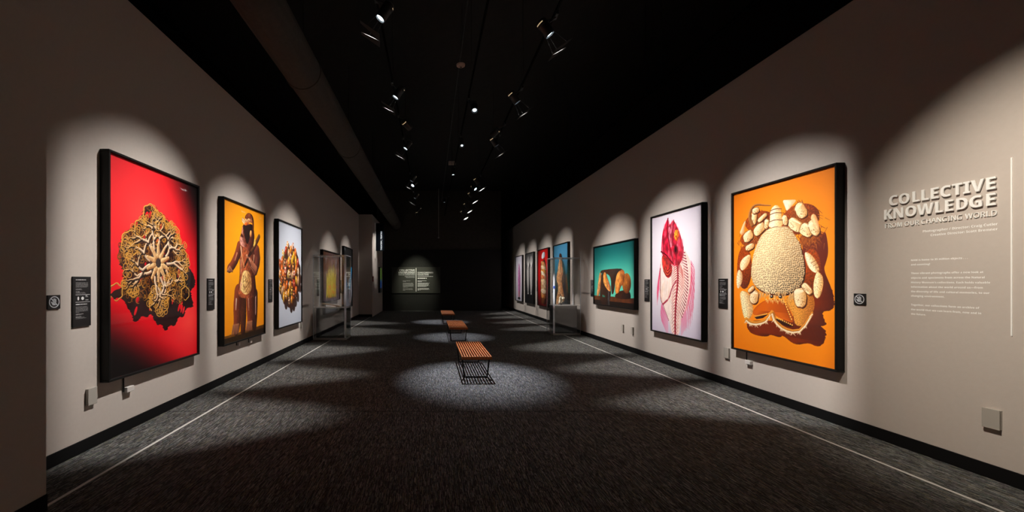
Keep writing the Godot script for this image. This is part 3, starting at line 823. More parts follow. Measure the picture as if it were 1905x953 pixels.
# pale driftwood post on slate blue
func art_post() -> Art:
	var a := Art.new(260, PORTRAIT, 79)
	for y in a.h:
		for x in a.w:
			var v := y / a.s
			a.put(x, y, c8(70, 140, 180).lerp(c8(12, 26, 36), smoothstep(0.3, 1.25, v + x / a.s * 0.2)), 1.0)
	a.poly(pv([0.40, 0.35, 0.6, 0.3, 0.85, 0.6, 0.82, 0.95, 0.9, 1.3, 0.5, 1.35]), c8(18, 34, 46), c8(14, 24, 34), 0.85, 0.1, 10.0)
	a.poly(pv([0.36, 0.26, 0.43, 0.2, 0.5, 0.2, 0.58, 0.24, 0.6, 0.36, 0.56, 0.34, 0.5, 0.28, 0.44, 0.3]), c8(70, 40, 22), c8(30, 16, 12), 1.0, 0.4, 20.0)
	a.poly(pv([0.40, 0.33, 0.46, 0.27, 0.55, 0.3, 0.62, 0.5, 0.70, 0.62, 0.58, 0.74, 0.60, 0.92, 0.72, 1.1, 0.76, 1.26, 0.62, 1.3, 0.5, 1.05, 0.46, 1.3, 0.2, 1.4, 0.16, 1.25, 0.3, 1.05, 0.32, 0.9, 0.17, 0.8, 0.26, 0.6]), c8(244, 176, 116), c8(150, 88, 48), 1.0, 0.55, 14.0)
	a.poly(pv([0.45, 0.27, 0.5, 0.22, 0.52, 0.5, 0.47, 0.7, 0.46, 0.5]), c8(60, 32, 18), c8(40, 20, 12), 0.85)
	for i in 120:
		var q := Vector2(a.rg.randf_range(0.25, 0.68), a.rg.randf_range(0.4, 1.3))
		a.stroke(PackedVector2Array([q, q + Vector2(a.rg.randf_range(-0.03, 0.02), 0.09)]), 0.007, 0.003, c8(255, 206, 150) if i % 2 else c8(130, 70, 36), c8(110, 60, 30), 0.45)
	a.poly(pv([0.8, 0.75, 0.98, 0.6, 1.0, 1.2, 0.8, 1.25]), c8(60, 36, 22), c8(40, 24, 16), 0.7, 0.3, 8.0)
	return a

# bottled specimen with a white cap on red
func art_bottle() -> Art:
	var a := Art.new(240, PORTRAIT, 83)
	a.backdrop(c8(226, 16, 18), c8(60, 2, 4), Vector2(0.5, 0.55), 0.95, 2.2)
	a.poly(pv([0.3, 0.28, 0.68, 0.24, 0.83, 0.5, 0.84, 1.3, 0.76, 1.42, 0.32, 1.42, 0.25, 1.3, 0.24, 0.5]), c8(90, 40, 20), c8(24, 8, 6), 1.0, 0.3, 10.0)
	a.poly(pv([0.32, 0.36, 0.5, 0.31, 0.7, 0.33, 0.78, 0.5, 0.78, 1.2, 0.74, 1.28, 0.36, 1.28, 0.29, 1.15, 0.28, 0.55]), c8(206, 128, 62), c8(90, 40, 18), 1.0, 0.5, 10.0)
	a.poly(pv([0.36, 0.1, 0.62, 0.06, 0.68, 0.1, 0.68, 0.22, 0.37, 0.26]), c8(232, 234, 240), c8(120, 126, 140), 1.0, 0.1, 20.0)
	a.poly(pv([0.38, 0.25, 0.66, 0.22, 0.66, 0.28, 0.38, 0.31]), c8(190, 20, 14), c8(120, 10, 8))
	var cols := [c8(214, 150, 90), c8(246, 210, 170), c8(226, 150, 70), c8(250, 226, 196), c8(226, 130, 80), c8(240, 206, 160), c8(230, 190, 150), c8(200, 150, 100), c8(246, 220, 190)]
	for i in 9:
		var y := 0.40 + i * 0.085
		var c: Color = cols[i]
		a.ell(Vector2(0.54, y), 0.25, 0.062, 0.35 - 0.14 * (i % 3), c, c.darkened(0.55), 0.4, 12.0)
		a.stroke(PackedVector2Array([Vector2(0.3, y + 0.03), Vector2(0.5, y + 0.075), Vector2(0.78, y + 0.085)]), 0.008, 0.006, c8(70, 28, 14), c8(40, 14, 8), 0.9)
	for i in 60:
		var q := Vector2(a.rg.randf_range(0.32, 0.74), a.rg.randf_range(0.85, 1.18))
		a.stroke(PackedVector2Array([q, q + Vector2(0.05, 0.035)]), 0.010, 0.005, c8(250, 224, 186), c8(130, 80, 44), 0.8)
	a.ell(Vector2(0.55, 1.32), 0.14, 0.08, 0.0, c8(110, 60, 30), c8(40, 18, 10), 0.4, 14.0)
	return a

# pair of pale quill wings on charcoal
func art_wings() -> Art:
	var a := Art.new(220, PORTRAIT, 89)
	for y in a.h:
		for x in a.w:
			a.put(x, y, c8(76, 74, 74).lerp(c8(24, 23, 24), smoothstep(0.2, 1.3, y / a.s)), 1.0)
	for sd: float in [-1.0, 1.0]:
		var cx := 0.51 + sd * 0.19
		a.poly(pv([cx - 0.16, 0.36, cx + 0.16, 0.34, cx + 0.15, 0.8, cx + 0.05, 1.18, cx - 0.06, 1.18, cx - 0.14, 0.8]), c8(206, 202, 198), c8(96, 94, 94), 1.0, 0.2, 20.0)
		for i in 11:
			var t := -1.57 + (i - 5.0) * 0.16
			a.stroke(PackedVector2Array([Vector2(cx, 0.42), Vector2(cx, 0.42) + Vector2(cos(t), sin(t)) * (0.34 - absf(i - 5.0) * 0.016)]), 0.015, 0.008, c8(250, 248, 244), c8(140, 138, 138))
		for i in 40:
			var q := Vector2(cx + a.rg.randf_range(-0.13, 0.13), a.rg.randf_range(0.42, 0.95))
			a.stroke(PackedVector2Array([q, q + Vector2((cx - q.x) * 0.3, 0.16)]), 0.006, 0.003, c8(226, 222, 218), c8(110, 108, 108), 0.6)
		a.ell(Vector2(cx, 1.19), 0.045, 0.03, 0.0, c8(240, 238, 234), c8(150, 148, 146))
		a.poly(pv([cx - 0.05, 1.21, cx + 0.09, 1.21, cx + 0.08, 1.3, cx + 0.03, 1.26]), c8(10, 10, 10), c8(10, 10, 10), 0.9)
	return a

# slender purple crystal standing on white
func art_crystal() -> Art:
	var a := Art.new(220, PORTRAIT, 97)
	a.backdrop(c8(216, 212, 224), c8(150, 148, 164), Vector2(0.5, 0.7), 1.05, 2.0)
	a.poly(pv([0.46, 0.22, 0.55, 0.24, 0.66, 0.45, 0.72, 0.8, 0.68, 1.15, 0.6, 1.36, 0.44, 1.36, 0.36, 1.15, 0.33, 0.8, 0.38, 0.45]), c8(206, 130, 190), c8(120, 50, 90), 1.0, 0.5, 14.0)
	for i in 70:
		var q := Vector2(a.rg.randf_range(0.38, 0.66), a.rg.randf_range(0.3, 1.25))
		a.stroke(PackedVector2Array([q, q + Vector2(0.01, 0.12)]), 0.010, 0.004, c8(226, 150, 220) if i % 2 else c8(120, 40, 90), c8(90, 24, 60), 0.5)
	a.poly(pv([0.36, 1.15, 0.68, 1.15, 0.6, 1.36, 0.44, 1.36]), c8(206, 130, 130), c8(130, 60, 70), 0.6, 0.4, 20.0)
	a.ell(Vector2(0.52, 1.38), 0.2, 0.045, 0.0, c8(22, 18, 18), c8(14, 12, 12))
	return a

# the small print on a caption panel: far too fine to read in the photograph, so only its grey texture of rows
func caption_texture() -> ImageTexture:
	var w := 96
	var h := 224
	var im := Image.create(w, h, false, Image.FORMAT_RGB8)
	im.fill(c8(20, 18, 19))
	var r := RandomNumberGenerator.new()
	r.seed = 5
	var rows := [[12, 55, 4, 0.95], [26, 66, 2, 0.62], [30, 66, 2, 0.62], [34, 66, 2, 0.62], [38, 66, 2, 0.62], [42, 66, 2, 0.6], [46, 60, 2, 0.6], [54, 30, 3, 0.7], [58, 34, 2, 0.6], [66, 20, 3, 0.7], [70, 48, 2, 0.6], [74, 54, 2, 0.6], [122, 62, 4, 0.95], [134, 62, 2, 0.62], [138, 66, 2, 0.62], [142, 66, 2, 0.62], [146, 66, 2, 0.62], [150, 66, 2, 0.6], [154, 66, 2, 0.6], [158, 18, 2, 0.6], [166, 40, 3, 0.7], [170, 30, 2, 0.6], [178, 30, 3, 0.7], [182, 46, 2, 0.6], [186, 56, 2, 0.6]]
	for q in rows:
		var x: int = 14
		while x < 14 + int(q[1]):
			var l := r.randi_range(3, 8)
			var g: float = q[3] * r.randf_range(0.75, 1.0)
			im.fill_rect(Rect2i(x, q[0], mini(l, 14 + int(q[1]) - x), q[2]), Color(g, g, g))
			x += l + 1
	for y in [80, 113]:
		im.fill_rect(Rect2i(13, y, 78, 2), Color(0.8, 0.8, 0.8))
	for q in [[27, 97, 5, 9], [50, 97, 8, 8]]:
		for y in range(-int(q[3]), int(q[3]) + 1):
			for x in range(-int(q[2]), int(q[2]) + 1):
				if Vector2(float(x) / q[2], float(y) / q[3]).length() < 0.95:
					im.set_pixel(q[0] + x, q[1] + y, Color(0.85, 0.85, 0.85))
	for q in [[66, 84, 10, 4], [66, 90, 14, 2], [66, 104, 16, 3]]:
		im.fill_rect(Rect2i(q[0], q[1], q[2], q[3]), Color(0.7, 0.7, 0.7))
	return ImageTexture.create_from_image(im)

func carpet_texture() -> ImageTexture:
	var n := 1024
	var im := Image.create(n, n, false, Image.FORMAT_RGB8)
	im.fill(lin(0.014, 0.0135, 0.0135))
	var r := RandomNumberGenerator.new()
	r.seed = 9
	var tints := [lin(0.15, 0.15, 0.15), lin(0.24, 0.24, 0.245), lin(0.07, 0.07, 0.075), lin(0.006, 0.006, 0.007), lin(0.10, 0.115, 0.07), lin(0.12, 0.09, 0.11), lin(0.17, 0.14, 0.09), lin(0.02, 0.02, 0.02), lin(0.28, 0.28, 0.27), lin(0.06, 0.09, 0.095)]
	# yarn loops in rows along the hall, now and then a tick across
	for i in 42000:
		var c: Color = tints[r.randi() % tints.size()]
		var x := r.randi() % n
		var y := r.randi() % n
		var l := r.randi_range(8, 40)
		if r.randf() < 0.12:
			im.fill_rect(Rect2i(x, y, mini(r.randi_range(3, 7), n - x), 1), c)
		else:
			im.fill_rect(Rect2i(x, y, 2 if r.randf() < 0.3 else 1, mini(l, n - y)), c)
	return ImageTexture.create_from_image(im)

func wood_texture() -> ImageTexture:
	var w := 128
	var h := 512
	var im := Image.create(w, h, false, Image.FORMAT_RGB8)
	var f := FastNoiseLite.new()
	f.seed = 4
	f.frequency = 1.0
	f.fractal_octaves = 3
	for y in h:
		for x in w:
			var g := f.get_noise_2d(x * 0.11, y * 0.006) + 0.4 * f.get_noise_2d(x * 0.5, y * 0.02 + 50.0)
			im.set_pixel(x, y, lin(0.30, 0.075, 0.016).lerp(lin(0.60, 0.19, 0.045), clampf(0.5 + g * 0.9, 0.0, 1.0)))
	return ImageTexture.create_from_image(im)

func make_materials() -> void:
	var wall := mat(Color.WHITE, 0.82)
	wall.albedo_texture = noise_tex(0.05, 3, lin(0.52, 0.462, 0.418), lin(0.54, 0.482, 0.438), 256, 4)
	wall.heightmap_enabled = true
	wall.heightmap_texture = noise_tex(0.22, 8, Color.BLACK, Color.WHITE, 256, 3)
	wall.heightmap_scale = 0.02
	M.wall = world_mapped(wall, 1.4)
	var dim := mat(Color.WHITE, 0.85)
	dim.albedo_texture = noise_tex(0.04, 5, lin(0.010, 0.010, 0.0085), lin(0.016, 0.016, 0.0135), 256, 4)
	M.far_wall = world_mapped(dim, 1.0)
	M.panel_grey = mat(lin(0.045, 0.045, 0.037), 0.7)
	var soff := mat(Color.WHITE, 0.9)
	soff.albedo_texture = noise_tex(0.04, 6, lin(0.05, 0.045, 0.035), lin(0.07, 0.062, 0.05), 128, 3)
	M.soffit = world_mapped(soff, 1.0)
	var black := mat(Color.WHITE, 0.9)
	black.albedo_texture = noise_tex(0.03, 7, lin(0.006, 0.006, 0.006), lin(0.012, 0.012, 0.011), 128, 3)
	M.black_paint = world_mapped(black, 1.0)
	var carpet := mat(Color.WHITE, 0.95)
	carpet.albedo_texture = carpet_texture()
	carpet.heightmap_enabled = true
	carpet.heightmap_texture = carpet.albedo_texture
	carpet.heightmap_scale = 0.8
	M.carpet = world_mapped(carpet, 1.0 / 2.4)
	M.rubber = mat(lin(0.006, 0.006, 0.0065), 0.6)
	M.rubber.metallic_specular = 0.25
	var duct := mat(Color.WHITE, 0.8)
	duct.albedo_texture = noise_tex(0.06, 17, lin(0.045, 0.04, 0.032), lin(0.07, 0.062, 0.05), 128, 4)
	M.duct = world_mapped(duct, 1.5)
	M.metal_black = mat(lin(0.012, 0.012, 0.012), 0.45)
	M.frame = mat(lin(0.009, 0.0085, 0.008), 0.45)
	M.frame.metallic_specular = 0.3
	M.tape = mat(lin(0.62, 0.61, 0.58), 0.6)
	M.white = mat(lin(0.80, 0.79, 0.76), 0.6)
	M.letter = mat(lin(0.93, 0.93, 0.91), 0.55)
	M.taupe_plate = mat(lin(0.40, 0.37, 0.33), 0.6)
	M.pale_box = mat(lin(0.62, 0.58, 0.55), 0.5)
	M.caption = mat(Color.WHITE, 0.55)
	M.caption.albedo_texture = caption_texture()
	M.panel_black = mat(lin(0.010, 0.010, 0.011), 0.5)
	M.icon_white = mat(lin(0.72, 0.76, 0.80), 0.5)
	M.track = mat(lin(0.003, 0.003, 0.003), 0.9)
	M.track.metallic_specular = 0.1
	M.blade = mat(lin(0.004, 0.004, 0.004), 0.7)
	M.wood = mat(Color.WHITE, 0.34)
	M.wood.albedo_texture = wood_texture()
	M.wood.uv1_triplanar = true
	M.wood.uv1_scale = Vector3(6.0, 1.2, 1.2)
	M.wood_dark = mat(lin(0.16, 0.045, 0.018), 0.38)
	M.iron = mat(lin(0.008, 0.008, 0.009), 0.4)
	var glass := StandardMaterial3D.new()
	glass.albedo_color = Color(0.3, 0.34, 0.34, 0.02)
	glass.transparency = BaseMaterial3D.TRANSPARENCY_ALPHA
	glass.roughness = 0.0
	M.glass = glass
	M.glass_edge = mat(lin(0.66, 0.70, 0.78), 0.25)
	M.case_base = mat(lin(0.30, 0.29, 0.28), 0.35)
	var plinth := mat(Color.WHITE, 0.6)
	plinth.albedo_texture = noise_tex(0.1, 21, lin(0.016, 0.015, 0.014), lin(0.024, 0.022, 0.020), 128, 4)
	M.plinth = world_mapped(plinth, 2.0)
	var smoke := StandardMaterial3D.new()
	smoke.albedo_color = Color(0.012, 0.012, 0.012, 0.7)
	smoke.transparency = BaseMaterial3D.TRANSPARENCY_ALPHA
	smoke.roughness = 0.08
	M.smoked = smoke
	M.bone = mat(Color.WHITE, 0.6)
	M.bone.albedo_texture = noise_tex(0.08, 25, lin(0.55, 0.47, 0.32), lin(0.86, 0.80, 0.66), 128, 4)
	M.bone.uv1_triplanar = true
	M.bone.uv1_scale = Vector3.ONE * 6.0
	M.pale_wood = mat(lin(0.60, 0.45, 0.31), 0.5)
	M.blue_lock = mat(lin(0.04, 0.09, 0.42), 0.4)
	M.cream_plastic = mat(lin(0.62, 0.46, 0.38), 0.6)
	var lens := mat(Color.WHITE, 0.3)
	lens.emission_enabled = true
	lens.emission = Color(0.86, 0.94, 1.0)
	lens.emission_energy_multiplier = 6.0
	M.lens = lens
	var leak := mat(Color.WHITE, 0.4)
	leak.emission_enabled = true
	leak.emission = Color(1.0, 0.86, 0.66)
	leak.emission_energy_multiplier = 0.8
	M.vent_glow = leak
	M.sign_navy = mat(lin(0.003, 0.005, 0.009), 0.85)
	M.sign_navy.metallic_specular = 0.15
	var sg := mat(Color.WHITE, 0.5)
	sg.emission_enabled = true
	sg.emission = Color(0.80, 0.90, 1.0)
	sg.emission_energy_multiplier = 0.3
	M.sign_letter = sg
	M.red_box = mat(lin(0.30, 0.04, 0.03), 0.5)

# ------------------------------------------------------------------ builders

func print_material(a: Art) -> StandardMaterial3D:
	var m := mat(Color.WHITE, 0.5)
	m.albedo_texture = a.texture()
	m.clearcoat_enabled = true      # acrylic face of the mounted print
	m.clearcoat = 0.4
	m.clearcoat_roughness = 0.02
	m.texture_repeat = false
	return m

# a deep black shadow-box frame with its print; at = middle of its lower edge on the wall
func picture(label: String, a: Art, at: Vector3, turn: float, w: float, h: float, group := "large framed photographs") -> Node3D:
	var t := thing("framed_picture", label, "picture", at, turn, group)
	var dp := 0.088
	var b := 0.022
	for q in [[Vector3(0, b * 0.5, dp * 0.5), Vector3(w, b, dp)], [Vector3(0, h - b * 0.5, dp * 0.5), Vector3(w, b, dp)], [Vector3(-w * 0.5 + b * 0.5, h * 0.5, dp * 0.5), Vector3(b, h - 2 * b, dp)], [Vector3(w * 0.5 - b * 0.5, h * 0.5, dp * 0.5), Vector3(b, h - 2 * b, dp)]]:
		obj("frame_rail", box(q[0], q[1], 0.003), M.frame, t)
	obj("backing", box(Vector3(0, h * 0.5, 0.03), Vector3(w - 2 * b, h - 2 * b, 0.05)), M.frame, t)
	var st := begin()
	var x := w * 0.5 - b
	var z := 0.061
	tri(st, Vector3(-x, b, z), Vector3(x, b, z), Vector3(x, h - b, z), Vector3.BACK, Vector2(0, 1), Vector2(1, 1), Vector2(1, 0))
	tri(st, Vector3(-x, b, z), Vector3(x, h - b, z), Vector3(-x, h - b, z), Vector3.BACK, Vector2(0, 1), Vector2(1, 0), Vector2(0, 0))
	for q in [[Vector3(0, b, z - 0.003), Vector3(2 * x, 0.0005, 0.006)]]:
		cbox(st, q[0], q[1])
	obj("photo_print", st.commit(), print_material(a), t)
	return t

func caption(label: String, at: Vector3, turn: float) -> void:
	var t := thing("caption_panel", label, "sign", at, turn, "black caption panels beside the pictures")
	var w := 0.185
	var h := 0.434
	obj("board", box(Vector3(0, h * 0.5, 0.006), Vector3(w, h, 0.012), 0.001), M.panel_black, t)
	var st := begin()
	var z := 0.0125
	tri(st, Vector3(-w / 2, 0, z), Vector3(w / 2, 0, z), Vector3(w / 2, h, z), Vector3.BACK, Vector2(0, 1), Vector2(1, 1), Vector2(1, 0))
	tri(st, Vector3(-w / 2, 0, z), Vector3(w / 2, h, z), Vector3(-w / 2, h, z), Vector3.BACK, Vector2(0, 1), Vector2(1, 0), Vector2(0, 0))
	obj("print", st.commit(), M.caption, t)

func no_touch_sign(label: String, at: Vector3, turn: float) -> void:
	var t := thing("no_touching_sign", label, "sign", at, turn, "no touching signs")
	obj("board", box(Vector3(0, 0.056, 0.006), Vector3(0.112, 0.112, 0.012), 0.001), M.panel_black, t)
	var st := begin()
	var c := Vector3(0, 0.056, 0.0128)
	for k in 40:
		var t0 := TAU * k / 40
		var t1 := TAU * (k + 1) / 40
		var u0 := Vector3(cos(t0), sin(t0), 0)
		var u1 := Vector3(cos(t1), sin(t1), 0)
		quad(st, c + u0 * 0.039, c + u0 * 0.047, c + u1 * 0.047, c + u1 * 0.039, Vector3.BACK)
	obj("ring", st.commit(), M.icon_white, t)
	# raised hand: palm, four fingers and a thumb
	st = begin()
	quad(st, c + Vector3(-0.015, -0.026, 0), c + Vector3(0.015, -0.026, 0), c + Vector3(0.018, 0.004, 0), c + Vector3(-0.017, 0.004, 0), Vector3.BACK)
	for f in [[-0.0135, 0.022], [-0.0045, 0.029], [0.0045, 0.029], [0.0135, 0.023]]:
		quad(st, c + Vector3(f[0] - 0.0037, 0.002, 0), c + Vector3(f[0] + 0.0037, 0.002, 0), c + Vector3(f[0] + 0.0035, f[1], 0), c + Vector3(f[0] - 0.0035, f[1], 0), Vector3.BACK)
	quad(st, c + Vector3(-0.015, -0.026, 0), c + Vector3(-0.013, -0.008, 0), c + Vector3(-0.029, 0.006, 0), c + Vector3(-0.031, 0.0, 0), Vector3.BACK)
	obj("hand_icon", st.commit(), M.icon_white, t)
	st = begin()
	var d := Vector3(1, -1, 0).normalized()
	var e := Vector3(1, 1, 0).normalized()
	for q in [[0.0065, 0.0132, M.panel_black], [0.0042, 0.0136, M.icon_white]]:
		st = begin()
		var m := Vector3(0, 0.056, q[1])
		quad(st, m - d * 0.042 - e * q[0], m + d * 0.042 - e * q[0], m + d * 0.042 + e * q[0], m - d * 0.042 + e * q[0], Vector3.BACK)
		obj("slash", st.commit(), q[2], t)

func cover_plate(label: String, at: Vector3, turn: float, w := 0.1, h := 0.15, dp := 0.03) -> void:
	var t := thing("cover_plate", label, "wall plate", at, turn, "blank cover plates low on the walls")
	obj("plate", box(Vector3(0, h * 0.5, dp - 0.004), Vector3(w, h, 0.008), 0.002), M.taupe_plate, t)
	obj("box", box(Vector3(0, h * 0.5, (dp - 0.008) * 0.5), Vector3(w - 0.008, h - 0.008, dp - 0.008)), M.taupe_plate, t)

func junction_box(label: String, at: Vector3, turn: float, w: float, up: float) -> void:
	var t := thing("junction_box", label, "wall box", at, turn, "small boxes wired to the frames")
	obj("cover", box(Vector3(0, 0.026, 0.022), Vector3(w, 0.052, 0.044), 0.003), M.pale_box, t)
	var st := begin()
	tube(st, [Vector3(-w * 0.5 - 0.008, 0.01, 0.012), Vector3(-w * 0.5 - 0.008, up, 0.012)], 0.007, 8)
	obj("cable", st.commit(), M.metal_black, t)

# track spotlight: lens centre at p, aimed at target; energy is its light, cone its half angle
func lamp(label: String, track_x: float, p: Vector3, target: Vector3, energy: float, cone: float, soft: float, blades := 0.0, col := Color(1.0, 0.975, 0.95), group := "track spotlights", lens_r := 0.05) -> Node3D:
	var dir := (target - p).normalized()
	var up := Vector3.UP if absf(dir.y) < 0.97 else Vector3.BACK
	var b := Basis.looking_at(dir, up)
	var top := Vector3(track_x, LAMP_Y + 0.25, p.z - dir.z * 0.08)
	var t := thing("track_spotlight", label, "spotlight", top, 0.0, group)
	var o := p - top
	var st := begin()
	lathe(st, [Vector2(0.0, 0.19), Vector2(0.05, 0.19), Vector2(0.062, 0.178), Vector2(0.062, 0.0), Vector2(0.058, -0.02), Vector2(0.052, -0.02), Vector2(lens_r + 0.002, 0.004), Vector2(0.0, 0.004)], 24)
	obj("housing", st.commit(), M.metal_black, t, o, b)
	st = begin()
	for k in 3:
		lathe(st, [Vector2(0.062, 0.12 + k * 0.02), Vector2(0.068, 0.122 + k * 0.02), Vector2(0.068, 0.127 + k * 0.02), Vector2(0.062, 0.13 + k * 0.02)], 20)
	obj("cooling_fin", st.commit(), M.metal_black, t, o, b)
	st = begin()
	lathe(st, [Vector2(lens_r, -0.001), Vector2(lens_r * 0.6, -0.007), Vector2(0.0, -0.009)], 24)
	obj("lens", st.commit(), M.lens, t, o, b)
	# light that escapes from the vent slot at the rear of the head
	st = begin()
	for k in 9:
		var t0 := -0.4 - PI * 0.5 + k * 0.2
		lathe_slot(st, t0, t0 + 0.13, 0.0625, 0.145, 0.160)
	obj("vent", st.commit(), M.vent_glow, t, o, b)
	# yoke and track adapter
	st = begin()
	var m := o + b * Vector3(0, 0, 0.08)
	tube(st, [m + b * Vector3(0.068, 0, 0), m + b * Vector3(0.075, 0, 0) + Vector3(0, 0.05, 0), Vector3(0, -0.05, 0), m + b * Vector3(-0.075, 0, 0) + Vector3(0, 0.05, 0), m + b * Vector3(-0.068, 0, 0)], 0.006, 6)
	obj("yoke", st.commit(), M.metal_black, t)
	obj("track_adapter", box(Vector3(0, -0.025, 0), Vector3(0.035, 0.05, 0.12), 0.004), M.metal_black, t)
	var l := SpotLight3D.new()
	l.name = "spot_beam"
	l.light_color = col
	l.light_energy = energy
	l.light_size = 0.01
	l.spot_angle = cone
	l.spot_angle_attenuation = soft
	l.spot_range = 40.0
	l.spot_attenuation = 2.0
	l.shadow_enabled = true
	t.add_child(l, true)
	l.transform = Transform3D(b, o + b * Vector3(0, 0, -0.03))
	# picture lights carry two framing blades on rods, set in a V: they trim the beam to the width of the picture
	if blades > 0.0:
		var f := 0.2
		for sg: float in [-1.0, 1.0]:
			st = begin()
			var y0 := -0.66 * f
			var y1 := 0.6 * f
			var x0 := maxf(0.0, (0.213 * blades * f + 0.31 * y0))
			var x1 := 0.213 * blades * f + 0.31 * y1
			var xo := 0.66 * f
			var z := -0.03 - f
			for e: float in [0.0, -0.002]:
				quad(st, Vector3(sg * x0, y0, z + e), Vector3(sg * xo, y0, z + e), Vector3(sg * xo, y1, z + e), Vector3(sg * x1, y1, z + e), Vector3.BACK if e == 0.0 else Vector3.FORWARD)
			quad(st, Vector3(sg * x0, y0, z), Vector3(sg * x1, y1, z), Vector3(sg * x1, y1, z - 0.002), Vector3(sg * x0, y0, z - 0.002), Vector3(-sg, 0, 0))
			quad(st, Vector3(sg * xo, y0, z), Vector3(sg * xo, y1, z), Vector3(sg * xo, y1, z - 0.002), Vector3(sg * xo, y0, z - 0.002), Vector3(sg, 0, 0))
			obj("framing_blade", st.commit(), M.blade, t, o, b)
			for yy: float in [-0.02, 0.02]:
				st = begin()
				tube(st, [Vector3(sg * 0.062, yy, 0.0), Vector3(sg * (xo - 0.004), yy * 2.0, z)], 0.002, 6)
				obj("blade_rod", st.commit(), M.blade, t, o, b)
	return t

func lathe_slot(st: SurfaceTool, t0: float, t1: float, r: float, za: float, zb: float) -> void:
	var a := Vector3(cos(t0), sin(t0), 0) * r
	var c := Vector3(cos(t1), sin(t1), 0) * r
	quad(st, a + Vector3(0, 0, za), c + Vector3(0, 0, za), c + Vector3(0, 0, zb), a + Vector3(0, 0, zb), (a + c).normalized())

# slatted bench; at = middle of its front end on the floor, running towards -z
func bench(label: String, at: Vector3, length: float, crossbars: Array) -> void:
	var t := thing("slatted_bench", label, "bench", at, 0.0, "slatted wooden benches down the middle of the hall")
	var w := 0.46
	var top := 0.36
	var n := 12
	var slat := box(Vector3.ZERO, Vector3(0.019, 0.042, length - 0.044), 0.003)
	for i in n:
		var x := -w * 0.5 + 0.0115 + i * (w - 0.023) / (n - 1)
		obj("slat", slat, M.wood, t, Vector3(x, top - 0.021, -length * 0.5))
	for z: float in [-0.011, -length + 0.011]:
		obj("end_rail", box(Vector3(0, top - 0.022, z), Vector3(w, 0.044, 0.022), 0.003), M.wood, t)
	for f: float in crossbars:
		obj("crossbar", box(Vector3(0, top - 0.010, -length * f), Vector3(w - 0.012, 0.014, 0.02), 0.002), M.wood, t)
	for z: float in [-0.19, -length + 0.19]:
		for s: float in [-1.0, 1.0]:
			var st := begin()
			leg_bar(st, Vector3(s * 0.213, top - 0.044, z), Vector3(s * 0.178, 0.006, z))
			obj("leg", st.commit(), M.iron, t)
		var sb := begin()
		leg_bar(sb, Vector3(-0.178, 0.012, z), Vector3(0.178, 0.012, z))
		obj("foot_bar", sb.commit(), M.iron, t)
		var sc := begin()
		leg_bar(sc, Vector3(-0.213, top - 0.05, z), Vector3(0.213, top - 0.05, z))
		obj("head_bar", sc.commit(), M.iron, t)

func leg_bar(st: SurfaceTool, a: Vector3, b: Vector3) -> void:
	var d := (b - a).normalized()
	var u := d.cross(Vector3.BACK).normalized() * 0.011
	var v := Vector3.BACK * 0.011
	quad(st, a + u + v, b + u + v, b - u + v, a - u + v, Vector3.BACK)
	quad(st, a + u - v, b + u - v, b - u - v, a - u - v, Vector3.FORWARD)
	quad(st, a + u + v, b + u + v, b + u - v, a + u - v, u.normalized())
	quad(st, a - u + v, b - u + v, b - u - v, a - u - v, -u.normalized())
	quad(st, a + u + v, a + u - v, a - u - v, a - u + v, -d)
	quad(st, b + u + v, b + u - v, b - u - v, b - u + v, d)

# glass display case; at = middle of its floor, w across the hall, l along it
func display_case(label: String, at: Vector3, w: float, l: float, h: float, post_side: float, plinth_mat: Material, plinth_w: float, plinth_x: float, plinth_h: float) -> Node3D:
	var t := thing("glass_display_case", label, "display case", at, 0.0, "glass display cases")
	var e := 0.01
	obj("base", box(Vector3(0, 0.025, 0), Vector3(w, 0.05, l), 0.004), M.case_base, t)
	for q in [[Vector3(0, h * 0.5 + 0.025, l * 0.5 - e * 0.5), Vector3(w - 2 * e, h - 0.06, e)], [Vector3(0, h * 0.5 + 0.025, -l * 0.5 + e * 0.5), Vector3(w - 2 * e, h - 0.06, e)], [Vector3(w * 0.5 - e * 0.5, h * 0.5 + 0.025, 0), Vector3(e, h - 0.06, l)], [Vector3(-w * 0.5 + e * 0.5, h * 0.5 + 0.025, 0), Vector3(e, h - 0.06, l)], [Vector3(0, h - 0.005, 0), Vector3(w - 0.03, e, l - 0.03)]]:
		obj("glass_pane", box(q[0], q[1]), M.glass, t)
	for sx: float in [-1.0, 1.0]:
		for sz: float in [-1.0, 1.0]:
			var main := sx == post_side and sz > 0.0
			var r := 0.05 if main else 0.012
			obj("corner_post", box(Vector3(sx * (w * 0.5 - r * 0.5 + 0.001), h * 0.5 + 0.025, sz * (l * 0.5 - (0.006 if main else r * 0.5) + 0.001)), Vector3(r, h - 0.05, 0.012 if main else r), 0.002), M.glass_edge, t)
		obj("top_edge", box(Vector3(sx * (w * 0.5 - 0.008), h - 0.008, 0), Vector3(0.017, 0.018, l), 0.002), M.glass_edge, t)
	for sz: float in [-1.0, 1.0]:
		obj("top_edge", box(Vector3(0, h - 0.008, sz * (l * 0.5 - 0.008)), Vector3(w - 0.034, 0.018, 0.017), 0.002), M.glass_edge, t)
	obj("plinth", box(Vector3(plinth_x, 0.05 + (plinth_h - 0.05) * 0.5, 0), Vector3(plinth_w, plinth_h - 0.05, l - 0.09), 0.003), plinth_mat, t)
	obj("deck", box(Vector3(plinth_x, plinth_h + 0.006, 0), Vector3(plinth_w + 0.01, 0.012, l - 0.08), 0.002), M.case_base, t)
	return t

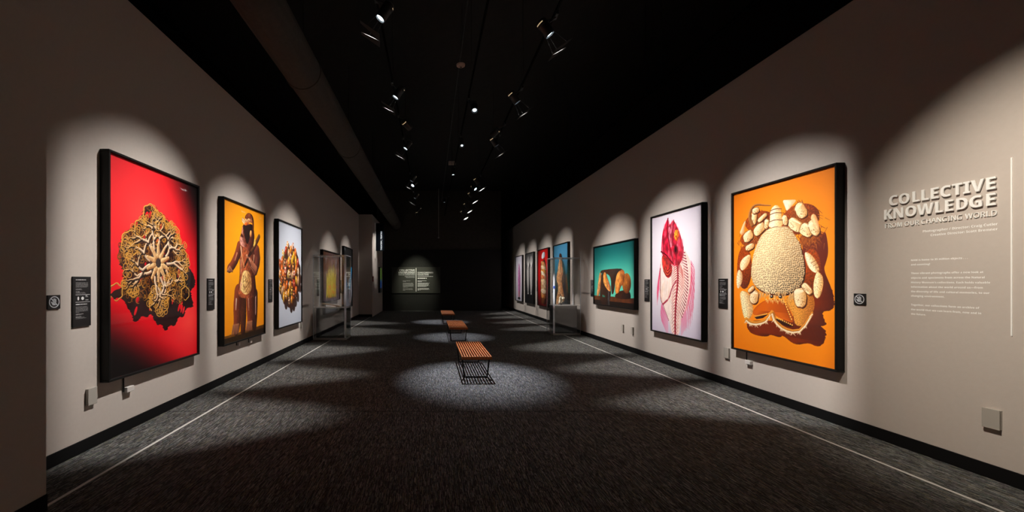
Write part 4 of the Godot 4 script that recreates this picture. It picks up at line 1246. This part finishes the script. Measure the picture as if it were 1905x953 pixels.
# surface nets over a signed field, for the one organic form in the place
func field_mesh(f: Callable, lo: Vector3, hi: Vector3, cell: float) -> ArrayMesh:
	var n := Vector3i(((hi - lo) / cell).ceil()) + Vector3i.ONE
	var v := PackedFloat32Array()
	v.resize(n.x * n.y * n.z)
	for z in n.z:
		for y in n.y:
			for x in n.x:
				v[(z * n.y + y) * n.x + x] = f.call(lo + Vector3(x, y, z) * cell)
	var at := func(x: int, y: int, z: int) -> float: return v[(z * n.y + y) * n.x + x]
	var ids := {}
	var pts := PackedVector3Array()
	var corners := [Vector3i(0, 0, 0), Vector3i(1, 0, 0), Vector3i(0, 1, 0), Vector3i(1, 1, 0), Vector3i(0, 0, 1), Vector3i(1, 0, 1), Vector3i(0, 1, 1), Vector3i(1, 1, 1)]
	var edges := [[0, 1], [2, 3], [4, 5], [6, 7], [0, 2], [1, 3], [4, 6], [5, 7], [0, 4], [1, 5], [2, 6], [3, 7]]
	for z in n.z - 1:
		for y in n.y - 1:
			for x in n.x - 1:
				var s: Array[float] = []
				var neg := 0
				for c: Vector3i in corners:
					var q: float = at.call(x + c.x, y + c.y, z + c.z)
					s.append(q)
					neg += 1 if q < 0.0 else 0
				if neg == 0 or neg == 8:
					continue
				var sum := Vector3.ZERO
				var k := 0
				for e in edges:
					var a: float = s[e[0]]
					var b: float = s[e[1]]
					if (a < 0.0) != (b < 0.0):
						sum += Vector3(corners[e[0]]).lerp(Vector3(corners[e[1]]), a / (a - b))
						k += 1
				ids[Vector3i(x, y, z)] = pts.size()
				pts.append(lo + (Vector3(x, y, z) + sum / k) * cell)
	var st := begin()
	st.set_smooth_group(0)
	var ax := [Vector3i(1, 0, 0), Vector3i(0, 1, 0), Vector3i(0, 0, 1)]
	for c: Vector3i in ids:
		for i in 3:
			var j: Vector3i = ax[(i + 1) % 3]
			var k: Vector3i = ax[(i + 2) % 3]
			var d: Vector3i = ax[i]
			if not (ids.has(c - j) and ids.has(c - k) and ids.has(c - j - k)):
				continue
			var a: float = at.call(c.x, c.y, c.z)
			var b: float = at.call(c.x + d.x, c.y + d.y, c.z + d.z)
			if (a < 0.0) == (b < 0.0):
				continue
			var q := [pts[ids[c]], pts[ids[c - j]], pts[ids[c - j - k]], pts[ids[c - k]]]
			if a < 0.0:
				q.reverse()
			for m in [0, 2, 1, 0, 3, 2]:
				st.add_vertex(q[m])
	st.index()
	st.generate_normals()
	return st.commit()

static func capsule(p: Vector3, a: Vector3, b: Vector3, ra: float, rb: float) -> float:
	var d := b - a
	var t := clampf((p - a).dot(d) / d.length_squared(), 0.0, 1.0)
	return (p - a - d * t).length() - lerpf(ra, rb, t)

static func smin(a: float, b: float, k: float) -> float:
	var h := clampf(0.5 + 0.5 * (b - a) / k, 0.0, 1.0)
	return lerpf(b, a, h) - k * h * (1.0 - h)

# big-cat skull hanging snout down on its mount: cranium to the right, snout to the lower left
static func skull_field(p: Vector3) -> float:
	var d := capsule(p, Vector3(0.035, 0.195, 0.0), Vector3(-0.01, 0.20, 0.0), 0.045, 0.05)
	d = smin(d, capsule(p, Vector3(-0.01, 0.19, 0.0), Vector3(-0.055, 0.085, 0.0), 0.045, 0.030), 0.02)
	d = smin(d, capsule(p, Vector3(0.04, 0.20, 0.0), Vector3(0.095, 0.205, 0.0), 0.030, 0.008), 0.02)
	for s: float in [-1.0, 1.0]:
		d = smin(d, capsule(p, Vector3(-0.02, 0.14, s * 0.03), Vector3(0.0, 0.15, s * 0.068), 0.014, 0.012), 0.01)
		d = smin(d, capsule(p, Vector3(0.0, 0.15, s * 0.068), Vector3(0.06, 0.185, s * 0.045), 0.012, 0.010), 0.01)
		d = smin(d, capsule(p, Vector3(-0.065, 0.08, s * 0.016), Vector3(-0.058, 0.03, s * 0.018), 0.010, 0.003), 0.006)
		d = maxf(d, -capsule(p, Vector3(0.005, 0.172, s * 0.045), Vector3(0.012, 0.178, s * 0.075), 0.026, 0.03))
	d = maxf(d, -capsule(p, Vector3(-0.08, 0.10, -0.01), Vector3(-0.09, 0.085, 0.01), 0.016, 0.016))
	# lower jaw, hanging open behind the canines
	d = minf(d, capsule(p, Vector3(0.045, 0.13, 0.03), Vector3(-0.01, 0.055, 0.012), 0.012, 0.011))
	d = minf(d, capsule(p, Vector3(0.045, 0.13, -0.03), Vector3(-0.01, 0.055, -0.012), 0.012, 0.011))
	d = minf(d, capsule(p, Vector3(-0.01, 0.055, 0.014), Vector3(-0.01, 0.055, -0.014), 0.012, 0.012))
	return d

# ------------------------------------------------------------------ the place

func _ready() -> void:
	rng.seed = 1
	# --- camera: level, looking straight down the hall, lens shifted as in the photograph (focal length 770 px of 1905)
	var cam := Camera3D.new()
	cam.name = "camera"
	cam.position = Vector3(0, EYE, 0)
	cam.projection = Camera3D.PROJECTION_FRUSTUM
	cam.near = 0.05
	cam.far = 200.0
	cam.size = 0.05 * 953.0 / 770.0
	cam.frustum_offset = Vector2(0.05 * 150.5 / 770.0, 0.05 * 47.5 / 770.0)
	add_child(cam)
	cam.current = true
	# --- surroundings: a closed, windowless hall
	var we := WorldEnvironment.new()
	we.name = "environment"
	var env := Environment.new()
	env.background_mode = Environment.BG_COLOR
	env.background_color = Color.BLACK
	env.tonemap_mode = Environment.TONE_MAPPER_LINEAR
	env.tonemap_exposure = 1.0
	env.sdfgi_enabled = true
	env.ssao_enabled = true
	env.ssil_enabled = true
	we.environment = env
	add_child(we)
	# --- beams of the picture lights: energy, half angle, softness, height aimed at
	var beam := 24.0
	var cone := 31.0
	var soft := 1.0
	var aim := 0.6

	bold = SystemFont.new()
	bold.font_names = PackedStringArray(["Droid Sans"])
	bold.font_weight = 700
	plain = SystemFont.new()
	plain.font_names = PackedStringArray(["Droid Sans"])
	make_materials()

	# ------------------------------------------------ shell
	struct("floor", box(Vector3(0.6, -0.1, -10.5), Vector3(14.0, 0.2, 33.0)), M.carpet)
	struct("ceiling", box(Vector3(0.6, 6.3, -10.5), Vector3(14.4, 0.2, 33.4)), M.black_paint)
	struct("wall_left", box(Vector3(XL - 0.15, WALL_H * 0.5, -10.1), Vector3(0.3, WALL_H, 14.82)), M.wall)
	struct("wall_near_left", box(Vector3(-2.82, WALL_H * 0.5, 0.6), Vector3(0.6, WALL_H, 6.62)), M.wall)
	struct("wall_right", box(Vector3(XR + 0.15, WALL_H * 0.5, -10.4), Vector3(0.3, WALL_H, 28.6)), M.wall)
	struct("wall_pier", box(Vector3(-3.0, WALL_H * 0.5, -19.4), Vector3(1.02, WALL_H, 3.8)), M.wall)
	struct("wall_far", box(Vector3(0.4, 1.56, END - 0.15), Vector3(6.4, 3.12, 0.3)), M.far_wall)
	struct("wall_far_upper", box(Vector3(0.4, 4.65, END - 0.25), Vector3(6.4, 3.06, 0.3)), M.soffit)
	struct("wall_end", box(Vector3(0.6, 3.1, -24.65), Vector3(14.4, 6.2, 0.3)), M.black_paint)
	struct("wall_back", box(Vector3(0.6, 3.1, 4.05), Vector3(14.4, 6.2, 0.3)), M.black_paint)
	struct("wall_outer_left", box(Vector3(-6.45, 3.1, -10.5), Vector3(0.3, 6.2, 33.4)), M.black_paint)
	struct("wall_outer_right", box(Vector3(7.65, 3.1, -10.5), Vector3(0.3, 6.2, 33.4)), M.black_paint)
	struct("baseboard_left", box(Vector3(XL + 0.006, 0.055, -10.1), Vector3(0.012, 0.11, 14.82), 0.003), M.rubber)
	struct("baseboard_near_left", box(Vector3(-2.514, 0.055, 0.6), Vector3(0.012, 0.11, 6.62), 0.003), M.rubber)
	struct("baseboard_right", box(Vector3(XR - 0.006, 0.055, -10.4), Vector3(0.012, 0.11, 28.6), 0.003), M.rubber)
	struct("baseboard_pier", box(Vector3(-3.0, 0.055, -17.494), Vector3(1.02, 0.11, 0.012), 0.003), M.rubber)
	# duct overhead, left of the lamps
	var st := begin()
	var duct := thing("ventilation_duct", "big round grey duct running along above the left wall", "duct", Vector3(-1.79, 4.43, -9.0))
	lathe(st, [Vector2(0.25, -13.0), Vector2(0.25, 12.5)], 32)
	obj("pipe", st.commit(), M.duct, duct)
	for z: float in [-10.9, -7.3, -3.6, 0.0, 3.2]:
		st = begin()
		lathe(st, [Vector2(0.25, z - 0.05), Vector2(0.262, z - 0.045), Vector2(0.262, z + 0.045), Vector2(0.25, z + 0.05)], 32)
		obj("joint_collar", st.commit(), M.duct, duct)
		st = begin()
		tube(st, [Vector3(0, 0.25, z), Vector3(0, 1.77, z)], 0.006, 6)
		obj("hanger_rod", st.commit(), M.metal_black, duct)
	# tracks that carry the lamps
	for q in [[0.66, "black lighting track along the middle carrying the spotlights over the benches"], [-0.63, "black lighting track on the left carrying spotlights aimed at the left wall"], [1.51, "black lighting track on the right carrying spotlights aimed at the right wall"]]:
		var t := thing("lighting_track", q[1], "lighting track", Vector3(q[0], LAMP_Y + 0.25, -10.0))
		obj("rail", box(Vector3(0, 0.018, 0), Vector3(0.026, 0.034, 21.0), 0.003), M.track, t)
		for k in 7:
			st = begin()
			tube(st, [Vector3(0, 0.03, -9.6 + k * 3.2), Vector3(0, 1.45, -9.6 + k * 3.2)], 0.004, 6)
			obj("hanger_rod", st.commit(), M.metal_black, t)
	# conduits
	for q in [[0.52, 5.5, 0.010, "thin grey conduit with the smoke detector under the ceiling"], [-3.24, 4.7, 0.03, "dark pipe running just above the top of the left wall"], [3.62, 4.62, 0.03, "lowest of the dark pipes above the right wall"], [3.74, 4.72, 0.025, "middle one of the dark pipes above the right wall"], [3.9, 4.84, 0.03, "uppermost of the dark pipes above the right wall"]]:
		var t := thing("conduit", q[3], "pipe", Vector3(q[0], q[1], -9.0))
		st = begin()
		tube(st, [Vector3(0, 0, -11.5), Vector3(0, 0, 11.5)], q[2], 10)
		obj("pipe", st.commit(), M.metal_black if q[2] < 0.02 else M.track, t)
		for k in 6:
			st = begin()
			tube(st, [Vector3(0, q[2], -10.0 + k * 4.0), Vector3(0, 6.2 - q[1], -10.0 + k * 4.0)], 0.004, 6)
			obj("hanger_rod", st.commit(), M.metal_black, t)
	var sd := thing("smoke_detector", "round cream smoke detector under the dark ceiling", "smoke detector", Vector3(0.545, 5.5, -7.6))
	st = begin()
	lathe(st, [Vector2(0.0, -0.05), Vector2(0.04, -0.05), Vector2(0.045, -0.035), Vector2(0.075, -0.03), Vector2(0.08, -0.01), Vector2(0.08, 0.0), Vector2(0.0, 0.0)], 28)
	obj("housing", st.commit(), M.cream_plastic, sd, Vector3(0, -0.012, 0), Basis(Vector3.RIGHT, -PI * 0.5))
	st = begin()
	lathe(st, [Vector2(0.018, -0.056), Vector2(0.02, -0.05), Vector2(0.0, -0.05)], 12)
	obj("grille", st.commit(), M.rubber, sd, Vector3(0, -0.012, 0), Basis(Vector3.RIGHT, -PI * 0.5))
	var eb := thing("ceiling_box", "pale rectangular box hanging high in the dark ceiling", "ceiling fitting", Vector3(0.70, 5.45, -13.8))
	obj("housing", box(Vector3(0, 0, 0), Vector3(0.24, 0.1, 0.16), 0.01), M.cream_plastic, eb)
	obj("status_lamp", box(Vector3(0, 0, 0.083), Vector3(0.025, 0.02, 0.006), 0.002), M.white, eb)
	st = begin()
	tube(st, [Vector3(0, 0.05, 0), Vector3(0, 0.75, 0)], 0.008, 8)
	obj("drop_rod", st.commit(), M.metal_black, eb)
	var pend := thing("ceiling_camera", "small grey camera on a rod in front of the far wall", "camera", Vector3(0.38, 3.75, -20.9))
	st = begin()
	tube(st, [Vector3(0, -0.02, 0), Vector3(0, 2.45, 0)], 0.014, 8)
	obj("drop_rod", st.commit(), M.taupe_plate, pend)
	st = begin()
	lathe(st, [Vector2(0.0, -0.05), Vector2(0.03, -0.04), Vector2(0.045, 0.0), Vector2(0.04, 0.04), Vector2(0.0, 0.05)], 14)
	obj("head", st.commit(), M.taupe_plate, pend, Vector3(0, -0.03, 0))

	# ------------------------------------------------ pictures; d = distance down the hall of the near edge
	var P := 2.162
	var pics := [
		["left", 3.82, 1.5, P, 0.565, art_star(), "large red framed photograph of a tangled pale basket star", "red basket star picture"],
		["left", 5.94, 1.5, P, 0.565, art_figure(), "amber yellow framed photograph of a carved brown animal figure holding a club", "yellow carved figure picture"],
		["left", 8.07, 1.5, P, 0.565, art_shells(), "pale grey framed photograph of a cluster of orange banded snail shells", "snail shell picture"],
		["left", 11.4, 2.16, 1.475, 0.915, art_feathers(), "purple-grey framed photograph of yellow-green plumes behind the left glass case", "plume picture"],
		["left", 14.18, 1.5, P, 0.565, art_blue(), "black framed photograph with bright blue wings, last on the left wall", "blue wing picture"],
		["right", 4.26, 1.5, P, 0.565, art_crab(), "large orange framed photograph of a cream spiny crab from above", "orange crab picture"],
		["right", 6.38, 1.5, P, 0.565, art_fish(), "white framed photograph of a red stained fish skeleton with head upward", "red fish skeleton picture"],
		["right", 8.50, 2.16, 1.475, 0.915, art_stools(), "wide teal framed photograph of rounded wooden stools", "teal wooden stool picture"],
		["right", 12.66, 1.5, P, 0.565, art_post(), "slate blue framed photograph of a pale driftwood post behind the right glass case", "driftwood picture"],
		["right", 14.78, 1.5, P, 0.565, art_bottle(), "red framed photograph of a banded specimen in a white-capped bottle", "bottled specimen picture"],
		["right", 16.9, 1.5, P, 0.565, art_wings(), "charcoal framed photograph of a pair of white quilled wings", "quilled wings picture"],
		["right", 19.02, 1.5, P, 0.565, art_crystal(), "pale framed photograph of a slender purple crystal, last on the right wall", "purple crystal picture"],
	]
	for q in pics:
		var left: bool = q[0] == "left"
		var turn := PI * 0.5 if left else -PI * 0.5
		var x := XL if left else XR
		picture(q[6], q[5], Vector3(x, q[4], -(q[1] + q[2] * 0.5)), turn, q[2], q[3])
		caption("black caption panel on the wall to the left of the " + q[7], Vector3(x, 1.108, -(q[1] - 0.205) if left else -(q[1] + q[2] + 0.27)), turn)
	no_touch_sign("square black no touching sign at the near end of the left wall", Vector3(XL, 1.278, -3.348), PI * 0.5)
	no_touch_sign("square black no touching sign between the crab picture and the raised title", Vector3(XR, 1.268, -4.105), -PI * 0.5)
	cover_plate("blank taupe cover plate low on the wall left of the red basket star picture", Vector3(XL, 0.398, -3.71), PI * 0.5)
	cover_plate("blank taupe cover plate below the lettered wall at the far right of the view", Vector3(XR, 0.387, -3.132), -PI * 0.5)
	cover_plate("blank taupe cover plate under the far edge of the orange crab picture", Vector3(XR, 0.40, -5.94), -PI * 0.5)
	cover_plate("pale upright cover plate under the teal picture, the one nearer the fish", Vector3(XR, 0.385, -8.73), -PI * 0.5, 0.07, 0.155)
	cover_plate("pale upright cover plate under the teal picture, the one nearer the glass case", Vector3(XR, 0.395, -9.17), -PI * 0.5, 0.07, 0.155)
	cover_plate("pale upright cover plate under the far corner of the snail shell picture", Vector3(XL, 0.395, -9.72), PI * 0.5, 0.07, 0.15)
	junction_box("small pale junction box wired to the bottom of the red basket star frame", Vector3(XL, 0.395, -4.16), PI * 0.5, 0.1, 0.17)
	junction_box("small junction box under the yellow figure frame, the nearer of two", Vector3(XL, 0.49, -6.52), PI * 0.5, 0.055, 0.075)
	junction_box("small junction box under the yellow figure frame, the farther of two", Vector3(XL, 0.47, -6.95), PI * 0.5, 0.055, 0.095)
	junction_box("small pale junction box wired to the bottom of the orange crab frame", Vector3(XR, 0.395, -5.52), -PI * 0.5, 0.09, 0.17)

	# ------------------------------------------------ introduction lettering on the right wall
	var ttl := thing("title_lettering", "white raised title lettering with credits on the right wall", "lettering", Vector3(XR, 0, 0), -PI * 0.5)
	# along the wall: local x = z (right end of the lines at z = -3.112)
	letters(ttl, "letter", "COLLECTIVE", bold, M.letter, -3.834, 2.200, 0.722, 0.010, 0.008)
	letters(ttl, "letter", "KNOWLEDGE", bold, M.letter, -3.877, 2.078, 0.765, 0.010, 0.008)
	letters(ttl, "letter", "FROM OUR CHANGING WORLD", plain, M.letter, -3.877, 1.998, 0.765, 0.004, 0.005)
	lettering(ttl, "credit_line", "Photographer / Director: Craig Cutler", bold, M.letter, -3.586, 1.925, 0.474, 0.0, 0.0006)
	lettering(ttl, "credit_line", "Creative Director: Scott Bremner", bold, M.letter, -3.53, 1.887, 0.418, 0.0, 0.0006)
	var body := thing("introduction_text", "white vinyl paragraphs of introduction under the raised title", "lettering", Vector3(XR, 0, 0), -PI * 0.5)
	var per := 0.52 / text_mesh("History Museum's collections. Each holds valuable", bold, 0.01).get_aabb().size.x
	for q in [[1.681, "NHM is home to 35 million objects . . ."], [1.642, "and counting!"], [1.566, "These vibrant photographs offer a new look at"], [1.525, "objects and specimens from across the Natural"], [1.485, "History Museum's collections. Each holds valuable"], [1.445, "information about the world around us—from"], [1.405, "the diversity of life and cultural memories, to our"], [1.366, "changing environment."], [1.287, "Together, our collections form an archive of"], [1.246, "the world that we can learn from, now and in"], [1.206, "the future."]]:
		lettering(body, "text_line", q[1], bold, M.letter, -3.674, q[0], per * text_mesh(q[1], bold, 0.01).get_aabb().size.x, 0.0, 0.0005)
	tag(obj("divider_strip", box(Vector3(XR - 0.002, 1.755, -3.036), Vector3(0.004, 1.31, 0.008)), M.letter), "thin white vertical line on the wall right of the title", "wall stripe")

	# ------------------------------------------------ the lit introduction panel on the far wall
	var fp := thing("far_text_panel", "dark text panel in two languages lit on the far wall", "text panel", Vector3(-0.77, 0.9, END + 0.003))
	obj("board", box(Vector3(0, 0.67, 0.02), Vector3(2.5, 1.34, 0.04), 0.004), M.panel_grey, fp)
	var ux := func(px: float) -> float: return (px - 802.0) * 0.02753 + 0.77
	var uy := func(py: float) -> float: return 1.5 - (py - 524.0) * 0.02753 - 0.9
	obj("divider", box(Vector3(ux.call(774.1), uy.call(520.8), 0.043), Vector3(0.03, 1.2, 0.006)), M.white, fp)
	lettering(fp, "title_line", "COLLECTIVE", bold, M.letter, ux.call(743.3), uy.call(505.0), 0.782, 0.04, 0.004)
	lettering(fp, "title_line", "KNOWLEDGE", bold, M.letter, ux.call(741.7), uy.call(509.4), 0.826, 0.04, 0.004)
	lettering(fp, "subtitle_line", "FROM OUR CHANGING WORLD", bold, M.letter, ux.call(741.7), uy.call(512.3), 0.826, 0.04, 0.004)
	lettering(fp, "text_line", "Photographer / Director: Craig Cutler", bold, M.letter, ux.call(753.0), uy.call(515.0), 0.513, 0.04, 0.002)
	lettering(fp, "text_line", "Creative Director: Scott Bremner", bold, M.letter, ux.call(755.2), uy.call(516.7), 0.452, 0.04, 0.002)
	lettering(fp, "title_line", "CONOCIMIENTO", bold, M.letter, ux.call(777.0), uy.call(508.9), 0.795, 0.04, 0.004)
	lettering(fp, "title_line", "COLECTIVO", bold, M.letter, ux.call(777.0), uy.call(512.6), 0.563, 0.04, 0.004)
	var per2 := 0.56 / 0.52 * per
	var py := 523.0
	for s in ["NHM is home to 35 million objects . . .", "and counting!", "", "These vibrant photographs offer a new look at", "objects and specimens from across the Natural", "History Museum's collections. Each holds valuable", "information about the world around us—from", "the diversity of life and cultural memories, to our", "changing environment.", "", "Together, our collections form an archive of", "the world that we can learn from, now and in", "the future."]:
		if s != "":
			lettering(fp, "text_line", s, bold, M.letter, ux.call(749.6), uy.call(py), per2 * text_mesh(s, bold, 0.01).get_aabb().size.x, 0.04, 0.002)
		py += 1.47
	# the second column is too small to read in the photograph: rows of fine print without words
	for q in [[514.6, 0.79, 0.022], [518.0, 0.44, 0.05], [520.0, 0.40, 0.0], [522.6, 0.45, 0.02], [524.2, 0.2, 0.02], [527.0, 0.57, 0.02], [528.6, 0.55, 0.02], [530.2, 0.56, 0.02], [531.8, 0.55, 0.02], [533.4, 0.43, 0.02], [537.0, 0.57, 0.02], [538.5, 0.57, 0.02], [540.0, 0.1, 0.02]]:
		if q[2] > 0.0:
			st = begin()
			var x := 0.0
			while x < q[1]:
				var l := rng.randf_range(0.03, 0.09)
				cbox(st, Vector3(ux.call(777.0) + x + l * 0.5, uy.call(q[0]), 0.041), Vector3(minf(l, q[1] - x + 0.01), q[2], 0.002))
				x += l + 0.012
			obj("fine_print", st.commit(), M.letter, fp)

	# ------------------------------------------------ floor line, benches, cases
	tag(obj("floor_tape", box(Vector3(-2.567, 0.0015, -10.1), Vector3(0.024, 0.003, 14.78)), M.tape), "thin white tape line on the carpet along the left wall", "floor tape", "white floor tape lines")
	tag(obj("floor_tape", box(Vector3(3.716, 0.0015, -9.0), Vector3(0.024, 0.003, 24.9)), M.tape), "thin white tape line on the carpet along the right wall", "floor tape", "white floor tape lines")
	bench("slatted wooden bench on black legs, nearest to the viewer", Vector3(0.695, 0, -6.27), 1.58, [0.5])
	bench("slatted wooden bench on black legs, the middle one of three", Vector3(0.68, 0, -10.2), 1.95, [0.33, 0.67])
	bench("slatted wooden bench on black legs, the farthest one of three", Vector3(0.61, 0, -14.5), 1.9, [0.33, 0.67])

	display_case("tall glass display case holding a skull on a dark plinth, right wall", Vector3(3.795, 0, -11.885), 0.77, 0.63, 2.17, -1.0, M.plinth, 0.62, -0.01, 0.815)
	display_case("tall glass display case with a smoked plinth in front of the left wall", Vector3(-2.60, 0, -10.92), 0.85, 0.64, 2.18, 1.0, M.smoked, 0.77, 0.03, 0.81)
	var lock := thing("case_lock", "small blue lock on the near post of the right glass case", "lock", Vector3(3.436, 1.30, -11.562))
	obj("lock_body", box(Vector3(0, 0.04, 0.006), Vector3(0.054, 0.075, 0.014), 0.004), M.blue_lock, lock)
	var sk := thing("animal_skull", "pale toothed animal skull mounted on the dark plinth in the right case", "skull", Vector3(3.73, 0.828, -11.86), -0.5)
	obj("skull_bone", field_mesh(skull_field, Vector3(-0.125, 0.0, -0.1), Vector3(0.13, 0.27, 0.1), 0.006), M.bone, sk)
	st = begin()
	tube(st, [Vector3(0.0, 0.0, 0.0), Vector3(0.0, 0.17, 0.0)], 0.006, 8)
	cbox(st, Vector3(0, 0.006, 0), Vector3(0.05, 0.012, 0.05), 0.002)
	obj("mount", st.commit(), M.iron, sk)
	var bar := thing("wooden_bar", "slim pale wooden bar lying in the left glass case", "specimen", Vector3(-2.64, 0.822, -10.92))
	st = begin()
	cbox(st, Vector3.ZERO, Vector3(0.62, 0.035, 0.06), 0.006)
	obj("bar", st.commit(), M.pale_wood, bar, Vector3(0, 0.062, 0), Basis(Vector3.UP, -0.55) * Basis(Vector3.BACK, -0.09))
	for x: float in [-0.2, 0.2]:
		st = begin()
		tube(st, [Vector3(x * 0.85, 0.0, x * 0.52), Vector3(x * 0.85, 0.06 - x * 0.09, x * 0.52)], 0.006, 8)
		obj("support", st.commit(), M.iron, bar)

	# ------------------------------------------------ around the far left pier
	var ts := thing("theater_sign", "tall dark theatre sign with glowing vertical letters on the far left pier", "sign", Vector3(-2.49, 2.85, -18.25))
	obj("blade", box(Vector3(0.21, 0.61, 0), Vector3(0.40, 1.22, 0.08), 0.004), M.sign_navy, ts)
	obj("edge_strip", box(Vector3(0.03, 0.45, 0.045), Vector3(0.06, 1.56, 0.012), 0.002), M.white, ts)
	var tm := text_mesh("THEATER | TEATRO", bold, 0.01)
	tm.pixel_size = 0.01 * 0.83 / tm.get_aabb().size.x
	var tb := tm.get_aabb()
	obj("letters", tm, M.sign_letter, ts, Vector3(0.245, 0.03, 0.045) + Vector3(tb.position.y * 0.0 + 0.0, -tb.position.x, 0) , Basis(Vector3.BACK, PI * 0.5))
	var call := thing("fire_call_point", "small red fire call point on the edge of the far left pier", "alarm", Vector3(-2.49, 1.5, -17.66))
	obj("housing", box(Vector3(0.02, 0.11, 0), Vector3(0.04, 0.22, 0.16), 0.006), M.red_box, call)
	obj("plate", box(Vector3(0.042, 0.11, 0), Vector3(0.004, 0.12, 0.1), 0.001), M.white, call)
	var scr := thing("wall_screen", "slim black wall screen showing green and blue on the far left pier", "screen", Vector3(-2.49, 0.97, -19.8), PI * 0.5)
	obj("case", box(Vector3(0, 0.61, 0.045), Vector3(0.6, 1.22, 0.09), 0.006), M.metal_black, scr)
	for q in [[0.86, 0.64, Color(0.30, 0.42, 0.16), "green glowing upper half of the screen"], [0.42, 0.44, Color(0.03, 0.20, 0.42), "blue glowing lower half of the screen"]]:
		var m := mat(Color.BLACK, 0.3)
		m.emission_enabled = true
		m.emission = q[2]
		m.emission_energy_multiplier = 0.45
		var o := obj("display", box(Vector3(0, q[0], 0.091), Vector3(0.54, q[1] - 0.02, 0.004)), m, scr)
		o.set_meta("label", q[3])
	var sl := AreaLight3D.new()
	sl.name = "screen_glow"
	sl.area_size = Vector2(0.54, 1.05)
	sl.light_energy = 0.02
	sl.light_color = Color(0.4, 0.8, 0.8)
	sl.area_range = 40.0
	sl.area_attenuation = 2.0
	sl.shadow_enabled = true
	scr.add_child(sl, true)
	sl.transform = Transform3D(Basis(Vector3.UP, PI), Vector3(0, 0.65, 0.115))
	var stool := thing("tall_stool", "tall dark stool against the far end of the right wall", "stool", Vector3(4.0, 0, -23.4))
	obj("seat", box(Vector3(0, 1.08, 0), Vector3(0.34, 0.05, 0.34), 0.01), M.iron, stool)
	for sx: float in [-1.0, 1.0]:
		for sz: float in [-1.0, 1.0]:
			st = begin()
			leg_bar(st, Vector3(sx * 0.13, 1.06, sz * 0.13), Vector3(sx * 0.16, 0.0, sz * 0.16))
			obj("leg", st.commit(), M.iron, stool)
		st = begin()
		leg_bar(st, Vector3(sx * 0.15, 0.3, -0.15), Vector3(sx * 0.15, 0.31, 0.15))
		obj("foot_rail", st.commit(), M.wood_dark, stool)

	# ------------------------------------------------ lamps
	var lx := -0.57
	var rx := 1.43
	var lamps := [
		[lx, 4.70, XL, 4.42, "red basket star picture", 1.07], [lx, 6.71, XL, 6.60, "yellow carved figure picture", 1.0], [lx, 9.3, XL, 8.82, "snail shell picture", 1.0], [lx, 12.3, XL, 12.48, "plume picture", 1.3, 0.15], [lx, 14.8, XL, 14.93, "blue wing picture", 1.0],
		[rx, 5.01, XR, 5.15, "orange crab picture", 1.0], [rx, 6.9, XR, 7.34, "red fish skeleton picture", 1.0], [rx, 9.09, XR, 9.72, "teal wooden stool picture", 1.3, 0.15], [rx, 12.6, XR, 13.41, "driftwood picture", 1.0], [rx, 14.6, XR, 15.53, "bottled specimen picture", 1.0], [rx, 16.6, XR, 17.65, "quilled wings picture", 1.0], [rx, 18.4, XR, 19.77, "purple crystal picture", 1.0]]
	for i in lamps.size():
		var q: Array = lamps[i]
		var k := 1.0 if i < 5 else 1.22
		if q[1] > 11.0:
			k *= 0.65
		var tx := -0.63 if i < 5 else 1.51
		lamp("black track spotlight aimed at the " + q[4], tx, Vector3(q[0], LAMP_Y, -q[1]), Vector3(q[2], q[6] if q.size() > 6 else aim, -q[3]), beam * k, cone, soft, (1.0 if i < 5 else 0.88) * q[5])
	var cool := Color(0.94, 0.95, 1.0)
	lamp("warm track spotlight aimed at the raised title lettering, nearest on the right track", 1.51, Vector3(rx, LAMP_Y, -2.2), Vector3(XR, 1.5, -2.95), 21.5, 23.0, 1.0, 0.0, Color(1.0, 0.95, 0.88))
	lamp("spotlight in the middle of the hall aimed down at the nearest bench", 0.66, Vector3(0.68, LAMP_Y, -9.13), Vector3(0.74, 0.1, -6.6), 56.0, 15.0, 1.0, 0.0, cool, "bench spotlights", 0.022)
	lamp("spotlight in the middle of the hall aimed down at the middle bench", 0.66, Vector3(0.62, LAMP_Y, -11.6), Vector3(0.62, 0.1, -11.2), 26.0, 15.0, 1.0, 0.0, cool, "bench spotlights", 0.03)
	lamp("spotlight in the middle of the hall aimed down at the farthest bench", 0.66, Vector3(0.5, LAMP_Y, -15.6), Vector3(0.36, 0.1, -15.4), 26.0, 15.0, 1.0, 0.0, cool, "bench spotlights", 0.03)
	lamp("spotlight in the middle of the hall turned towards the viewer, before the bench lamps", 0.66, Vector3(0.76, LAMP_Y, -7.24), Vector3(0.7, 0.0, -4.6), 1.0, 20.0, 1.0, 0.0, cool, "bench spotlights", 0.032)
	lamp("left track spotlight turned across the hall at the skull case", -0.63, Vector3(-0.42, LAMP_Y, -8.08), Vector3(3.72, 1.02, -11.84), 75.0, 4.0, 1.0)
	lamp("right track spotlight turned across the hall at the left case", 1.51, Vector3(1.25, LAMP_Y, -8.5), Vector3(-2.6, 1.0, -10.9), 12.0, 4.0, 1.0)
	lamp("right track spotlight aimed down at the right glass case from beyond", 1.51, Vector3(rx, LAMP_Y, -13.4), Vector3(4.1, 1.0, -11.2), 9.0, 14.0, 1.0)
	lamp("left track spotlight aimed down at the left glass case from beyond", -0.63, Vector3(lx, LAMP_Y, -12.9), Vector3(-3.0, 1.0, -10.4), 7.0, 14.0, 1.0)
	lamp("spotlight aimed at the two-language panel on the far wall", -0.63, Vector3(-0.66, LAMP_Y, -18.6), Vector3(-0.75, 1.5, END), 15.0, 18.0, 1.0, 0.0, Color(1.0, 1.0, 0.9))
	lamp("left track spotlight aimed at the edge of the far left pier", -0.63, Vector3(lx, LAMP_Y, -17.38), Vector3(-2.46, 2.75, -18.15), 8.0, 19.0, 0.8)
